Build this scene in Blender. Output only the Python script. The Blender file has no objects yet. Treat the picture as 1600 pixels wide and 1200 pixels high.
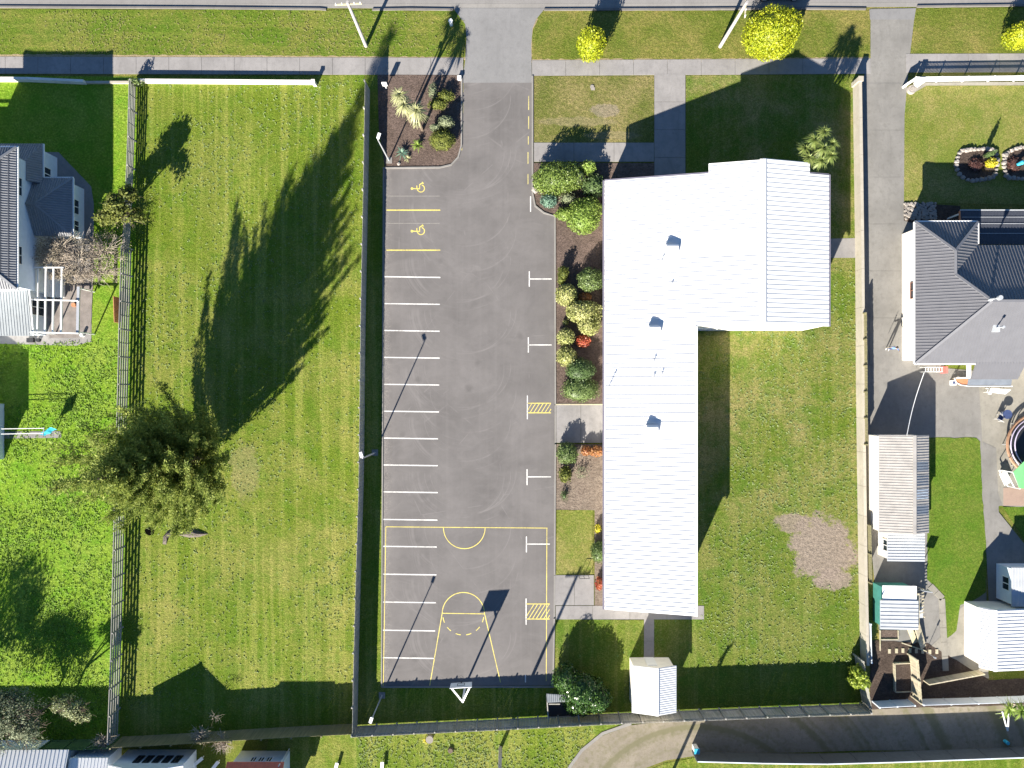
import bpy, bmesh, math, random
import numpy as np
from mathutils import Vector, Matrix

# ------------------------------------------------------------------ camera, light, exposure
S = 17.0            # map units: pixels of the plan per metre
H = 65.0            # flying height in metres
CX, CY = 800.0, 610.0
sc = bpy.context.scene
cam_d = bpy.data.cameras.new('camera'); cam = bpy.data.objects.new('camera', cam_d)
sc.collection.objects.link(cam); sc.camera = cam
cam.location = (0, 0, H); cam.rotation_euler = (0, 0, 0)
cam_d.sensor_width = 36.0; cam_d.lens = 36.0 * H * S / 1600.0
cam_d.shift_y = (CY - 600.0) / 1600.0
cam_d.clip_start = 0.5; cam_d.clip_end = 3000

SUN_EL = math.radians(26.0); SUN_DIR = math.radians(24.0)
hx, hy = -math.sin(SUN_DIR), -math.cos(SUN_DIR)      # horizontal direction towards the sun
w = bpy.data.worlds.new('World'); sc.world = w; w.use_nodes = True
nt = w.node_tree; bg = nt.nodes['Background']
sky = nt.nodes.new('ShaderNodeTexSky'); sky.sky_type = 'NISHITA'; sky.sun_disc = False
sky.sun_elevation = SUN_EL; sky.sun_rotation = math.atan2(hx, hy) % (2 * math.pi)
sky.air_density = 1.0; sky.dust_density = 0.0; sky.ozone_density = 6.0
nt.links.new(sky.outputs[0], bg.inputs[0]); bg.inputs[1].default_value = 0.05
sd = bpy.data.lights.new('sun', 'SUN'); sd.energy = 5.0; sd.angle = math.radians(0.5); sd.color = (1.0, 0.93, 0.82)
sun = bpy.data.objects.new('sun', sd); sc.collection.objects.link(sun)
sun.location = (-20, -40, 40)
sun.rotation_euler = Vector((-hx * math.cos(SUN_EL), -hy * math.cos(SUN_EL), -math.sin(SUN_EL))).to_track_quat('-Z', 'Y').to_euler()
sc.view_settings.view_transform = 'Standard'; sc.view_settings.look = 'None'
sc.view_settings.gamma = 1.0; sc.view_settings.exposure = 1.75

# ------------------------------------------------------------------ helpers
rnd = random.Random(7)
COL = sc.collection
def P(px, py, h=0.0):       # a point seen at (px,py) of the plan that is h metres above the ground
    f = 1 - h / H
    return Vector(((px - CX) / S * f, (CY - py) / S * f, h))
def T(tx, ty, h=0.0):       # a point standing over plan position (tx,ty)
    return Vector(((tx - CX) / S, (CY - ty) / S, h))

WORG = {}
def worg(o):
    return WORG.get(o.name, Vector((0, 0, 0)))
def tag(o, label=None, cat=None, group=None, kind=None):
    if label: o['label'] = label
    if cat: o['category'] = cat
    if group: o['group'] = group
    if kind: o['kind'] = kind
    return o
def thing(name, label, cat, loc, group=None):
    o = bpy.data.objects.new(name, None); COL.objects.link(o)
    o.empty_display_size = 0.3
    o.location = loc; WORG[o.name] = Vector(loc)
    return tag(o, label, cat, group)

class MB:
    """collects faces in world coordinates and links them as ONE object"""
    def __init__(s): s.v = []; s.f = []; s.m = []; s.cur = 0
    def add(s, vs, fs):
        n = len(s.v); s.v.extend([tuple(x) for x in vs])
        for f in fs: s.f.append([n + i for i in f]); s.m.append(s.cur)
    def box(s, x0, y0, z0, x1, y1, z1):
        if x0 > x1: x0, x1 = x1, x0
        if y0 > y1: y0, y1 = y1, y0
        s.add([(x0,y0,z0),(x1,y0,z0),(x1,y1,z0),(x0,y1,z0),(x0,y0,z1),(x1,y0,z1),(x1,y1,z1),(x0,y1,z1)],
              [(0,3,2,1),(4,5,6,7),(0,1,5,4),(1,2,6,5),(2,3,7,6),(3,0,4,7)])
    def pbox(s, tx0, ty0, tx1, ty1, z0, z1):
        a = T(tx0, ty0); b = T(tx1, ty1); s.box(a.x, a.y, z0, b.x, b.y, z1)
    def beam(s, p0, p1, wd, ht, up=(0,0,1)):
        p0 = Vector(p0); p1 = Vector(p1); d = (p1 - p0)
        if d.length < 1e-6: return
        d.normalize(); up = Vector(up)
        sx = d.cross(up)
        if sx.length < 1e-4: sx = d.cross(Vector((0, 1, 0)))
        sx.normalize(); uz = sx.cross(d).normalized()
        a = sx * wd / 2; b = uz * ht / 2
        vs = [p0 - a - b, p0 + a - b, p0 + a + b, p0 - a + b, p1 - a - b, p1 + a - b, p1 + a + b, p1 - a + b]
        s.add(vs, [(0,1,2,3),(7,6,5,4),(0,4,5,1),(1,5,6,2),(2,6,7,3),(3,7,4,0)])
    def tube(s, pts, rs, n=8, cap=True):
        pts = [Vector(p) for p in pts]
        if not hasattr(rs, '__len__'): rs = [rs] * len(pts)
        base = len(s.v); ring = []
        for i, p in enumerate(pts):
            d = (pts[min(i+1, len(pts)-1)] - pts[max(i-1, 0)]).normalized()
            a = d.cross(Vector((0,0,1)))
            if a.length < 1e-3: a = d.cross(Vector((0,1,0)))
            a.normalize(); b = a.cross(d)
            ring.append([p + (a * math.cos(2*math.pi*k/n) + b * math.sin(2*math.pi*k/n)) * rs[i] for k in range(n)])
        vs = [q for r in ring for q in r]; fs = []
        for i in range(len(pts)-1):
            for k in range(n):
                fs.append((i*n+k, i*n+(k+1)%n, (i+1)*n+(k+1)%n, (i+1)*n+k))
        if cap:
            fs.append(tuple(range(n))[::-1]); fs.append(tuple((len(pts)-1)*n+k for k in range(n)))
        s.add(vs, fs)
    def cyl(s, c, r, z0, z1, n=16, r1=None):
        s.tube([(c[0], c[1], z0), (c[0], c[1], z1)], [r, r if r1 is None else r1], n)
    def poly(s, pts): s.add(pts, [tuple(range(len(pts)))])
    def prism(s, pts, z0, z1):      # pts: list of (x,y)
        n = len(pts)
        vs = [(p[0], p[1], z0) for p in pts] + [(p[0], p[1], z1) for p in pts]
        fs = [tuple(range(n))[::-1], tuple(range(n, 2*n))] + [(i, (i+1)%n, n+(i+1)%n, n+i) for i in range(n)]
        s.add(vs, fs)
    def slab(s, pts, t):            # a sloping sheet t thick (downwards)
        n = len(pts); pts = [Vector(p) for p in pts]
        vs = pts + [p - Vector((0,0,t)) for p in pts]
        fs = [tuple(range(n)), tuple(range(n, 2*n))[::-1]] + [(i, n+i, n+(i+1)%n, (i+1)%n) for i in range(n)]
        s.add(vs, fs)
    def ribs(s, pts, udir, pitch, wd, ht, skip=None, sink=0.01, off=0.5):
        """raised ribs up the slope of a planar polygon, spaced along udir, clipped to it"""
        pts = [Vector(p) for p in pts]; n = Vector((0,0,0))
        for i in range(len(pts)):
            a, b = pts[i], pts[(i+1) % len(pts)]
            n += Vector(((a.y-b.y)*(a.z+b.z), (a.z-b.z)*(a.x+b.x), (a.x-b.x)*(a.y+b.y)))
        n.normalize()
        if n.z < 0: n = -n
        u = Vector(udir); u = (u - n * u.dot(n)).normalized(); v = n.cross(u)
        o = pts[0]; q = [((p-o).dot(u), (p-o).dot(v)) for p in pts]
        umin = min(a for a, _ in q); umax = max(a for a, _ in q); k = umin + pitch * off
        while k < umax:
            xs = []
            for i in range(len(q)):
                (a0, b0), (a1, b1) = q[i], q[(i+1) % len(q)]
                if (a0 <= k) != (a1 <= k): xs.append(b0 + (b1-b0)*(k-a0)/(a1-a0))
            xs.sort()
            for i in range(0, len(xs)-1, 2):
                segs = [(xs[i]+0.02, xs[i+1]-0.02)]
                if skip: segs = skip(o + u*k, v, segs)
                for v0, v1 in segs:
                    if v1 - v0 < 0.05: continue
                    A = o + u*k + v*v0; B = o + u*k + v*v1; a = u*wd/2; a2 = u*wd*0.28; z0 = -n*sink; z1 = n*ht
                    s.add([A-a+z0, A+a+z0, A+a2+z1, A-a2+z1, B-a+z0, B+a+z0, B+a2+z1, B-a2+z1],
                          [(0,1,2,3),(7,6,5,4),(1,5,6,2),(2,6,7,3),(3,7,4,0)])
            k += pitch
    def build(s, name, mat, parent=None, origin=None, smooth=False):
        if parent is not None: org = worg(parent)
        elif origin is not None: org = Vector(origin)
        else:
            a = np.array(s.v); org = Vector((a[:,0].mean(), a[:,1].mean(), a[:,2].min()))
        me = bpy.data.meshes.new(name)
        ox, oy, oz = org
        me.from_pydata([(x-ox, y-oy, z-oz) for x, y, z in s.v], [], s.f)
        mats = mat if isinstance(mat, (list, tuple)) else [mat]
        for m in mats: me.materials.append(m)
        if len(mats) > 1: me.polygons.foreach_set('material_index', s.m)
        if smooth: me.polygons.foreach_set('use_smooth', [True]*len(me.polygons))
        me.update()
        o = bpy.data.objects.new(name, me); COL.objects.link(o)
        if parent is not None:
            o.parent = parent; WORG[o.name] = org
        else:
            o.location = org; WORG[o.name] = org
        return o

def np_obj(name, V, F, mat, parent=None, origin=None):      # V (n,3), F (m,k) same-size faces
    org = worg(parent) if parent is not None else Vector(origin)
    V = np.asarray(V, dtype=np.float32) - np.array(org, dtype=np.float32)
    F = np.asarray(F, dtype=np.int32); m, k = F.shape
    me = bpy.data.meshes.new(name)
    me.vertices.add(len(V)); me.vertices.foreach_set('co', V.ravel())
    me.loops.add(m*k); me.loops.foreach_set('vertex_index', F.ravel())
    me.polygons.add(m); me.polygons.foreach_set('loop_start', np.arange(0, m*k, k, dtype=np.int32))
    me.polygons.foreach_set('loop_total', np.full(m, k, dtype=np.int32))
    me.update(calc_edges=True); me.validate()
    me.materials.append(mat)
    o = bpy.data.objects.new(name, me); COL.objects.link(o)
    if parent is not None: o.parent = parent
    else: o.location = org
    WORG[o.name] = org
    return o

# ------------------------------------------------------------------ materials
MATS = {}
def newmat(name):
    m = bpy.data.materials.new(name); m.use_nodes = True
    return m, m.node_tree, m.node_tree.nodes['Principled BSDF']
class NG:
    """small node-graph helper"""
    def __init__(s, nt): s.nt = nt; s.L = nt.links
    def n(s, t, **kw):
        x = s.nt.nodes.new(t)
        for k, v in kw.items(): setattr(x, k, v)
        return x
    def pos(s): return s.n('ShaderNodeNewGeometry').outputs['Position']
    def mapping(s, vec, scale=(1,1,1), rot=(0,0,0), loc=(0,0,0)):
        m = s.n('ShaderNodeMapping'); s.L.new(vec, m.inputs[0])
        m.inputs[1].default_value = loc; m.inputs[2].default_value = rot; m.inputs[3].default_value = scale
        return m.outputs[0]
    def noise(s, vec, scale, detail=4, rough=0.55, dist=0.0, col=False):
        x = s.n('ShaderNodeTexNoise'); s.L.new(vec, x.inputs['Vector'])
        x.inputs['Scale'].default_value = scale; x.inputs['Detail'].default_value = detail
        x.inputs['Roughness'].default_value = rough; x.inputs['Distortion'].default_value = dist
        return x.outputs['Color' if col else 'Fac']
    def ramp(s, fac, stops):
        r = s.n('ShaderNodeValToRGB'); s.L.new(fac, r.inputs[0]); e = r.color_ramp.elements
        while len(e) < len(stops): e.new(0.5)
        for i, (p, c) in enumerate(stops):
            e[i].position = p; e[i].color = (c, c, c, 1) if not hasattr(c, '__len__') else (*c[:3], 1)
        return r.outputs[0]
    def mix(s, fac, a, b, mode='MIX'):
        x = s.n('ShaderNodeMix', data_type='RGBA', blend_type=mode)
        for sock, val in ((x.inputs[0], fac), (x.inputs[6], a), (x.inputs[7], b)):
            if hasattr(val, 'links') or hasattr(val, 'is_linked'): s.L.new(val, sock)
            elif hasattr(val, '__len__'): sock.default_value = (*val[:3], 1)
            else: sock.default_value = val
        return x.outputs[2]
    def math(s, op, a, b=None, c=None, clamp=False):
        x = s.n('ShaderNodeMath', operation=op, use_clamp=clamp)
        for i, val in enumerate((a, b, c)):
            if val is None: continue
            if hasattr(val, 'is_linked'): s.L.new(val, x.inputs[i])
            else: x.inputs[i].default_value = val
        return x.outputs[0]
    def bump(s, h, strength, dist, bsdf, prev=None):
        b = s.n('ShaderNodeBump'); s.L.new(h, b.inputs['Height'])
        b.inputs['Strength'].default_value = strength; b.inputs['Distance'].default_value = dist
        if prev is not None: s.L.new(prev, b.inputs['Normal'])
        s.L.new(b.outputs[0], bsdf.inputs['Normal']); return b.outputs[0]

def paint(name, c, rough=0.5, var=0.12, scale=3.0, bump=0.0, metal=0.0, stain=0.0, spec=0.5):
    """plain painted / timber / metal surface with slight mottling"""
    if name in MATS: return MATS[name]
    m, nt, b = newmat(name); g = NG(nt); p = g.pos()
    n1 = g.noise(p, scale, 5); n2 = g.noise(p, scale*9, 3)
    f = g.ramp(n1, [(0.3, 0), (0.7, 1)])
    col = g.mix(f, [x*(1-var) for x in c], [min(1, x*(1+var)) for x in c])
    col = g.mix(g.math('MULTIPLY', n2, var), col, [x*0.6 for x in c])
    if stain:
        sfac = g.math('MULTIPLY', g.ramp(g.noise(p, 0.9, 6, 0.65), [(0.52, 0), (0.72, 1)]), stain)
        col = g.mix(sfac, col, [x*0.45 for x in c])
    nt.links.new(col, b.inputs['Base Color'])
    b.inputs['Roughness'].default_value = rough; b.inputs['Metallic'].default_value = metal
    b.inputs['Specular IOR Level'].default_value = spec
    if bump: g.bump(n2, bump, 0.02, b)
    MATS[name] = m; return m

def worn_paint(name, c, under=(0.12, 0.11, 0.105)):
    m, nt, b = newmat(name); g = NG(nt); p = g.pos()
    n1 = g.noise(p, 14, 5, 0.75); n2 = g.noise(p, 0.8, 4, 0.6)
    f = g.ramp(g.math('ADD', g.math('MULTIPLY', n1, 0.65), g.math('MULTIPLY', n2, 0.4)), [(0.47, 0), (0.66, 1)])
    col = g.mix(g.math('MULTIPLY', f, 0.85), c, [u*0.75 + x*0.25 for u, x in zip(under, c)])
    nt.links.new(col, b.inputs['Base Color']); b.inputs['Roughness'].default_value = 0.75
    MATS[name] = m; return m

def timber(name, c, axis='z', var=0.3):
    if name in MATS: return MATS[name]
    m, nt, b = newmat(name); g = NG(nt); p = g.pos()
    sc_ = {'x': (0.6, 9, 9), 'y': (9, 0.6, 9), 'z': (9, 9, 0.6)}[axis]
    n1 = g.noise(g.mapping(p, sc_), 1.0, 5, 0.6); n2 = g.noise(p, 0.7, 4)
    col = g.mix(g.ramp(n1, [(0.3, 0), (0.7, 1)]), [x*(1-var) for x in c], [min(1, x*(1+var)) for x in c])
    col = g.mix(g.math('MULTIPLY', g.ramp(n2, [(0.45, 0), (0.7, 1)]), 0.5), col, (c[0]*0.7, c[1]*0.8, c[2]*0.6))
    nt.links.new(col, b.inputs['Base Color']); b.inputs['Roughness'].default_value = 0.85
    b.inputs['Specular IOR Level'].default_value = 0.2
    g.bump(n1, 0.3, 0.01, b); MATS[name] = m; return m

def grass(name, green, green2, dry, dry_amt=0.4, stripe=None, stripe_amt=0.3, bump=1.0, fine=9.0, weeds=0.3, ygrad=None, vivid=0.5, bare=()):
    m, nt, b = newmat(name); g = NG(nt); p = g.pos()
    big = g.noise(p, 0.16, 5, 0.62, 0.4); mid = g.noise(p, 0.9, 6, 0.65); fin = g.noise(p, fine, 6, 0.75)
    clump = g.noise(p, 3.2, 5, 0.7)
    col = g.mix(g.ramp(mid, [(0.33, 0), (0.67, 1)]), green, green2)
    dryf = g.math('MULTIPLY', g.ramp(g.math('ADD', g.math('MULTIPLY', big, 0.65), g.math('MULTIPLY', clump, 0.35)), [(0.43, 0), (0.60, 1)]), dry_amt)
    if ygrad:
        sep = g.n('ShaderNodeSeparateXYZ'); g.L.new(p, sep.inputs[0])
        yy = g.math('ADD', sep.outputs[1], g.math('MULTIPLY', g.math('SUBTRACT', mid, 0.5), 14.0))
        mr = g.n('ShaderNodeMapRange'); g.L.new(yy, mr.inputs[0])
        mr.inputs[1].default_value = ygrad[0]; mr.inputs[2].default_value = ygrad[1]; mr.inputs[3].default_value = ygrad[2]; mr.inputs[4].default_value = ygrad[3]
        dryf = g.math('MULTIPLY', dryf, mr.outputs[0])
    col = g.mix(dryf, col, dry)
    vv = g.noise(g.mapping(p, (1, 1, 1), loc=(31, 17, 0)), 0.45, 6, 0.68, 0.5)
    col = g.mix(g.math('MULTIPLY', g.ramp(vv, [(0.47, 0), (0.62, 1)]), vivid), col, (green[0]*0.72, green[1]*1.02, green[2]*0.8))
    if stripe:
        scl = (1.5, 0.045, 1) if stripe == 'y' else (0.045, 1.5, 1)
        st = g.noise(g.mapping(p, scl, rot=(0, 0, math.radians(-1.2))), 1.0, 3, 0.6, 0.25)
        col = g.mix(g.math('MULTIPLY', g.ramp(st, [(0.42, 0), (0.6, 1)]), stripe_amt), col, [x*0.62 for x in green])
        col = g.mix(g.math('MULTIPLY', g.ramp(st, [(0.36, 1), (0.5, 0)]), stripe_amt), col, [min(1, x*1.25) for x in dry])
    col = g.mix(g.math('MULTIPLY', g.ramp(fin, [(0.40, 1), (0.58, 0)]), 0.6), col, [x*0.38 for x in green])
    col = g.mix(g.math('MULTIPLY', g.ramp(fin, [(0.55, 0), (0.75, 1)]), 0.5), col, [min(1, x*1.45) for x in dry])
    if weeds:
        wv = g.n('ShaderNodeTexVoronoi'); g.L.new(p, wv.inputs['Vector']); wv.inputs['Scale'].default_value = 1.7
        wf = g.math('MULTIPLY', g.ramp(wv.outputs['Distance'], [(0.10, 1), (0.22, 0)]), g.ramp(g.noise(p, 0.35, 3), [(0.5, 0), (0.62, 1)]))
        col = g.mix(g.math('MULTIPLY', wf, weeds), col, (0.16, 0.26, 0.10))
    for (tx, ty, rx, ry, bc, amt) in bare:      # worn / bare ground with a ragged edge
        mp = g.mapping(p, (S/rx, S/ry, 0), loc=(-(tx-CX)/rx, -(CY-ty)/ry, 0))
        ln = g.n('ShaderNodeVectorMath', operation='LENGTH'); g.L.new(mp, ln.inputs[0])
        e = g.math('ADD', ln.outputs['Value'], g.math('MULTIPLY', g.math('SUBTRACT', g.noise(p, 0.55, 7, 0.72), 0.5), 1.9))
        e = g.math('ADD', e, g.math('MULTIPLY', g.math('SUBTRACT', fin, 0.5), 0.7))
        br = g.mix(g.ramp(clump, [(0.35, 0), (0.65, 1)]), [x*0.72 for x in bc], [x*1.18 for x in bc])
        br = g.mix(g.math('MULTIPLY', g.ramp(fin, [(0.38, 1), (0.52, 0)]), 0.6), br, [x*0.4 for x in bc])
        col = g.mix(g.math('MULTIPLY', g.ramp(e, [(0.82, 1), (1.08, 0)]), amt), col, br)
    nt.links.new(col, b.inputs['Base Color']); b.inputs['Roughness'].default_value = 0.9
    b.inputs['Specular IOR Level'].default_value = 0.1
    h = g.math('ADD', g.math('MULTIPLY', fin, 0.6), g.math('MULTIPLY', clump, 0.8))
    g.bump(h, bump, 0.10, b)
    MATS[name] = m; return m

def concrete(name, c, var=0.14, stain=0.35, bump=0.25, fine=22.0, tint=None, tracks=None):
    if name in MATS: return MATS[name]
    m, nt, b = newmat(name); g = NG(nt); p = g.pos()
    a = g.noise(p, 0.35, 6, 0.62); bb = g.noise(p, 2.4, 5, 0.6); f = g.noise(p, fine, 4, 0.7)
    col = g.mix(g.ramp(a, [(0.32, 0), (0.68, 1)]), [x*(1-var) for x in c], [x*(1+var) for x in c])
    col = g.mix(g.math('MULTIPLY', g.ramp(bb, [(0.5, 0), (0.72, 1)]), stain), col, tint or [x*0.62 for x in c])
    st = g.noise(g.mapping(p, (1.3, 0.35, 1)), 0.9, 6, 0.7, 0.6)
    col = g.mix(g.math('MULTIPLY', g.ramp(st, [(0.5, 0), (0.7, 1)]), stain), col, [x*0.66 for x in c])
    col = g.mix(g.math('MULTIPLY', g.ramp(f, [(0.35, 1), (0.6, 0)]), 0.35), col, [x*0.6 for x in c])
    if tracks:
        d = g.n('ShaderNodeVectorMath', operation='DISTANCE'); g.L.new(p, d.inputs[0]); d.inputs[1].default_value = tracks
        cv = g.n('ShaderNodeCombineXYZ'); g.L.new(d.outputs['Value'], cv.inputs[0])
        tw = g.math('ADD', g.noise(cv.outputs[0], 0.75, 2, 0.5), g.math('MULTIPLY', g.math('SUBTRACT', bb, 0.5), 0.25))
        col = g.mix(g.math('MULTIPLY', g.ramp(tw, [(0.48, 0), (0.62, 1)]), 0.7), col, tint or [x*0.6 for x in c])
    nt.links.new(col, b.inputs['Base Color']); b.inputs['Roughness'].default_value = 0.9
    b.inputs['Specular IOR Level'].default_value = 0.25
    g.bump(f, bump, 0.015, b); MATS[name] = m; return m

def asphalt():
    m, nt, b = newmat('asphalt'); g = NG(nt); p = g.pos()
    c = (0.133, 0.124, 0.120)
    a = g.noise(p, 0.22, 6, 0.6, 0.3); bb = g.noise(p, 1.6, 6, 0.65); f = g.noise(p, 30, 3, 0.7)
    col = g.mix(g.ramp(a, [(0.3, 0), (0.7, 1)]), [x*0.82 for x in c], [x*1.2 for x in c])
    col = g.mix(g.math('MULTIPLY', g.ramp(bb, [(0.48, 0), (0.75, 1)]), 0.3), col, [x*0.72 for x in c])
    # worn wheel tracks along the aisle
    sx = g.noise(g.mapping(p, (1.6, 0.03, 1)), 1.0, 4, 0.6)
    col = g.mix(g.math('MULTIPLY', g.ramp(sx, [(0.5, 0), (0.7, 1)]), 0.20), col, [x*1.35 for x in c])
    sep = g.n('ShaderNodeSeparateXYZ'); g.L.new(p, sep.inputs[0])
    # turning scuffs: rings round a point beside every second bay
    for (cx_, per, off, amt) in ((-4.4, 4.94, 1.1, 0.42), (-3.9, 7.4, 3.0, 0.36), (-5.0, 9.9, 6.0, 0.36)):
        yy = g.math('ADD', sep.outputs[1], 100.0 + off)
        cell = g.math('SUBTRACT', g.math('MODULO', yy, per), per*0.9)
        xx = g.math('ADD', sep.outputs[0], -cx_)
        r = g.math('SQRT', g.math('ADD', g.math('MULTIPLY', g.math('MULTIPLY', xx, xx), 0.75), g.math('MULTIPLY', cell, cell)))
        cv = g.n('ShaderNodeCombineXYZ'); g.L.new(g.math('MULTIPLY', r, 5.0), cv.inputs[0]); g.L.new(g.math('MULTIPLY', xx, 0.08), cv.inputs[1])
        rings = g.ramp(g.noise(cv.outputs[0], 1.0, 3, 0.6), [(0.56, 0), (0.66, 1)])
        low = g.math('MULTIPLY', g.ramp(cell, [(0.0, 1), (0.4, 0)]), 1.0)
        lim = g.math('MULTIPLY', g.ramp(g.math('DIVIDE', r, 6.0), [(0.35, 0), (0.5, 1)]), g.ramp(g.math('DIVIDE', r, 6.0), [(0.7, 1), (0.85, 0)]))
        patch = g.ramp(g.noise(p, 0.5, 3), [(0.36, 0), (0.52, 1)])
        fac = g.math('MULTIPLY', g.math('MULTIPLY', rings, low), g.math('MULTIPLY', lim, patch))
        col = g.mix(g.math('MULTIPLY', fac, amt), col, [x*1.45 for x in c])
    pt = g.noise(g.mapping(p, (0.5, 1, 1)), 0.55, 6, 0.68, 0.8)
    col = g.mix(g.math('MULTIPLY', g.ramp(pt, [(0.5, 0), (0.66, 1)]), 0.35), col, [x*1.28 for x in c])
    oil = g.n('ShaderNodeTexVoronoi'); g.L.new(p, oil.inputs['Vector']); oil.inputs['Scale'].default_value = 0.45
    of = g.math('MULTIPLY', g.ramp(g.math('ADD', oil.outputs['Distance'], g.math('MULTIPLY', bb, 0.25)), [(0.22, 1), (0.36, 0)]), g.ramp(g.noise(p, 0.3, 3), [(0.48, 0), (0.58, 1)]))
    col = g.mix(g.math('MULTIPLY', of, 0.45), col, [x*0.6 for x in c])
    # wind-blown pale grit gathered along the kerb side of the bays
    kx = g.math('ADD', g.math('ABSOLUTE', g.math('ADD', sep.outputs[0], 11.75)), g.math('MULTIPLY', g.math('SUBTRACT', bb, 0.5), 1.4))
    gr = g.math('MULTIPLY', g.ramp(kx, [(0.15, 1), (0.75, 0)]), g.ramp(g.noise(p, 9, 5, 0.75), [(0.46, 0), (0.6, 1)]))
    col = g.mix(g.math('MULTIPLY', gr, 0.7), col, (0.24, 0.22, 0.20))
    # cracks and pale grit
    ck = g.n('ShaderNodeTexVoronoi', feature='DISTANCE_TO_EDGE'); g.L.new(g.mapping(p, (1, 1, 1)), ck.inputs['Vector']); ck.inputs['Scale'].default_value = 0.14
    crack = g.math('MULTIPLY', g.ramp(ck.outputs['Distance'], [(0.002, 1), (0.006, 0)]), g.ramp(g.noise(p, 0.6, 3), [(0.5, 0), (0.6, 1)]))
    col = g.mix(g.math('MULTIPLY', crack, 0.4), col, [x*1.5 for x in c])
    col = g.mix(g.math('MULTIPLY', g.ramp(f, [(0.58, 0), (0.75, 1)]), 0.3), col, [x*1.6 for x in c])
    nt.links.new(col, b.inputs['Base Color']); b.inputs['Roughness'].default_value = 0.88
    b.inputs['Specular IOR Level'].default_value = 0.3
    g.bump(f, 0.35, 0.01, b); MATS['asphalt'] = m; return m

def mulch(name, c, c2, fine=7.0, bump=1.0):
    m, nt, b = newmat(name); g = NG(nt); p = g.pos()
    v = g.n('ShaderNodeTexVoronoi'); g.L.new(g.mapping(p, (1, 1.8, 1), rot=(0,0,0.6)), v.inputs['Vector']); v.inputs['Scale'].default_value = fine
    n1 = g.noise(p, fine*1.3, 6, 0.75); n2 = g.noise(p, 0.7, 5, 0.6)
    col = g.mix(g.ramp(v.outputs['Color'], [(0.2, 0), (0.9, 1)]), c, c2)
    col = g.mix(g.math('MULTIPLY', g.ramp(n2, [(0.42, 0), (0.65, 1)]), 0.5), col, [x*0.6 for x in c])
    col = g.mix(g.math('MULTIPLY', g.ramp(n1, [(0.35, 1), (0.52, 0)]), 0.7), col, [x*0.35 for x in c])
    nt.links.new(col, b.inputs['Base Color']); b.inputs['Roughness'].default_value = 0.95
    b.inputs['Specular IOR Level'].default_value = 0.1
    g.bump(n1, bump, 0.08, b); MATS[name] = m; return m

def leaf(name, c1, c2, trans=0.25, gloss=0.45, patch=None):
    if name in MATS: return MATS[name]
    m, nt, b = newmat(name); g = NG(nt)
    geo = g.n('ShaderNodeNewGeometry')
    col = g.mix(geo.outputs['Random Per Island'], c1, c2)
    n = g.noise(geo.outputs['Position'], 1.1, 4, 0.6)
    col = g.mix(g.math('MULTIPLY', g.ramp(n, [(0.45, 0), (0.65, 1)]), 0.55), col, patch or [x*0.6 for x in c1])
    nt.links.new(col, b.inputs['Base Color']); b.inputs['Roughness'].default_value = gloss
    b.inputs['Specular IOR Level'].default_value = 0.35
    tr = g.n('ShaderNodeBsdfTranslucent'); g.L.new(col, tr.inputs[0])
    mx = g.n('ShaderNodeMixShader'); mx.inputs[0].default_value = trans
    out = nt.nodes['Material Output']
    g.L.new(b.outputs[0], mx.inputs[1]); g.L.new(tr.outputs[0], mx.inputs[2]); g.L.new(mx.outputs[0], out.inputs[0])
    MATS[name] = m; return m

def glass_mat(name, c=(0.02, 0.03, 0.04), rough=0.08):
    if name in MATS: return MATS[name]
    m, nt, b = newmat(name); b.inputs['Base Color'].default_value = (*c, 1); b.inputs['Roughness'].default_value = rough
    b.inputs['Specular IOR Level'].default_value = 0.8
    MATS[name] = m; return m

# ------------------------------------------------------------------ palette
M_ASPH = asphalt()
M_APRON = concrete('apron_concrete', (0.205, 0.202, 0.20), 0.10, 0.35)
M_PATH = concrete('path_concrete', (0.25, 0.238, 0.23), 0.16, 0.45)
M_YARD = concrete('yard_concrete', (0.25, 0.235, 0.20), 0.16, 0.45, tint=(0.14, 0.13, 0.11))
M_DRIVE = concrete('driveway_concrete', (0.205, 0.197, 0.182), 0.16, 0.45, tint=(0.13, 0.125, 0.11))
M_ROAD = concrete('road_chipseal', (0.225, 0.215, 0.205), 0.07, 0.3, 0.4, 30)
M_KERB = concrete('kerb_concrete', (0.24, 0.228, 0.212), 0.1, 0.3)
M_GRAVEL = concrete('gravel_drive', (0.225, 0.195, 0.15), 0.18, 0.4, 0.8, 9.0, tint=(0.12, 0.115, 0.055), tracks=((1090-800)/17.0, (610-1330)/17.0, 0))
M_TANEDGE = mulch('dead_grass', (0.36, 0.29, 0.17), (0.24, 0.19, 0.11), 9.0, 0.5)
M_MULCH = mulch('bark_mulch', (0.115, 0.085, 0.07), (0.17, 0.125, 0.105), 6.0, 1.0)
M_SOIL = mulch('garden_soil', (0.07, 0.052, 0.042), (0.105, 0.08, 0.065), 7.0, 1.0)
M_TILL = mulch('bare_earth', (0.235, 0.19, 0.15), (0.16, 0.125, 0.10), 4.0, 1.0)
G_VERGE = grass('verge_grass', (0.098, 0.132, 0.016), (0.135, 0.16, 0.025), (0.28, 0.225, 0.075), 0.8, bump=0.8, weeds=0.0, vivid=0.35)
G_VERGE2 = grass('green_verge_grass', (0.095, 0.158, 0.014), (0.13, 0.18, 0.020), (0.28, 0.23, 0.07), 0.7, stripe='x', stripe_amt=0.15, bump=0.8, weeds=0.0, vivid=0.5)
G_LUSH = grass('lush_grass', (0.135, 0.245, 0.014), (0.19, 0.31, 0.022), (0.30, 0.34, 0.075), 0.4, bump=1.0, fine=5.5, weeds=0.0, vivid=0.7)
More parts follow.
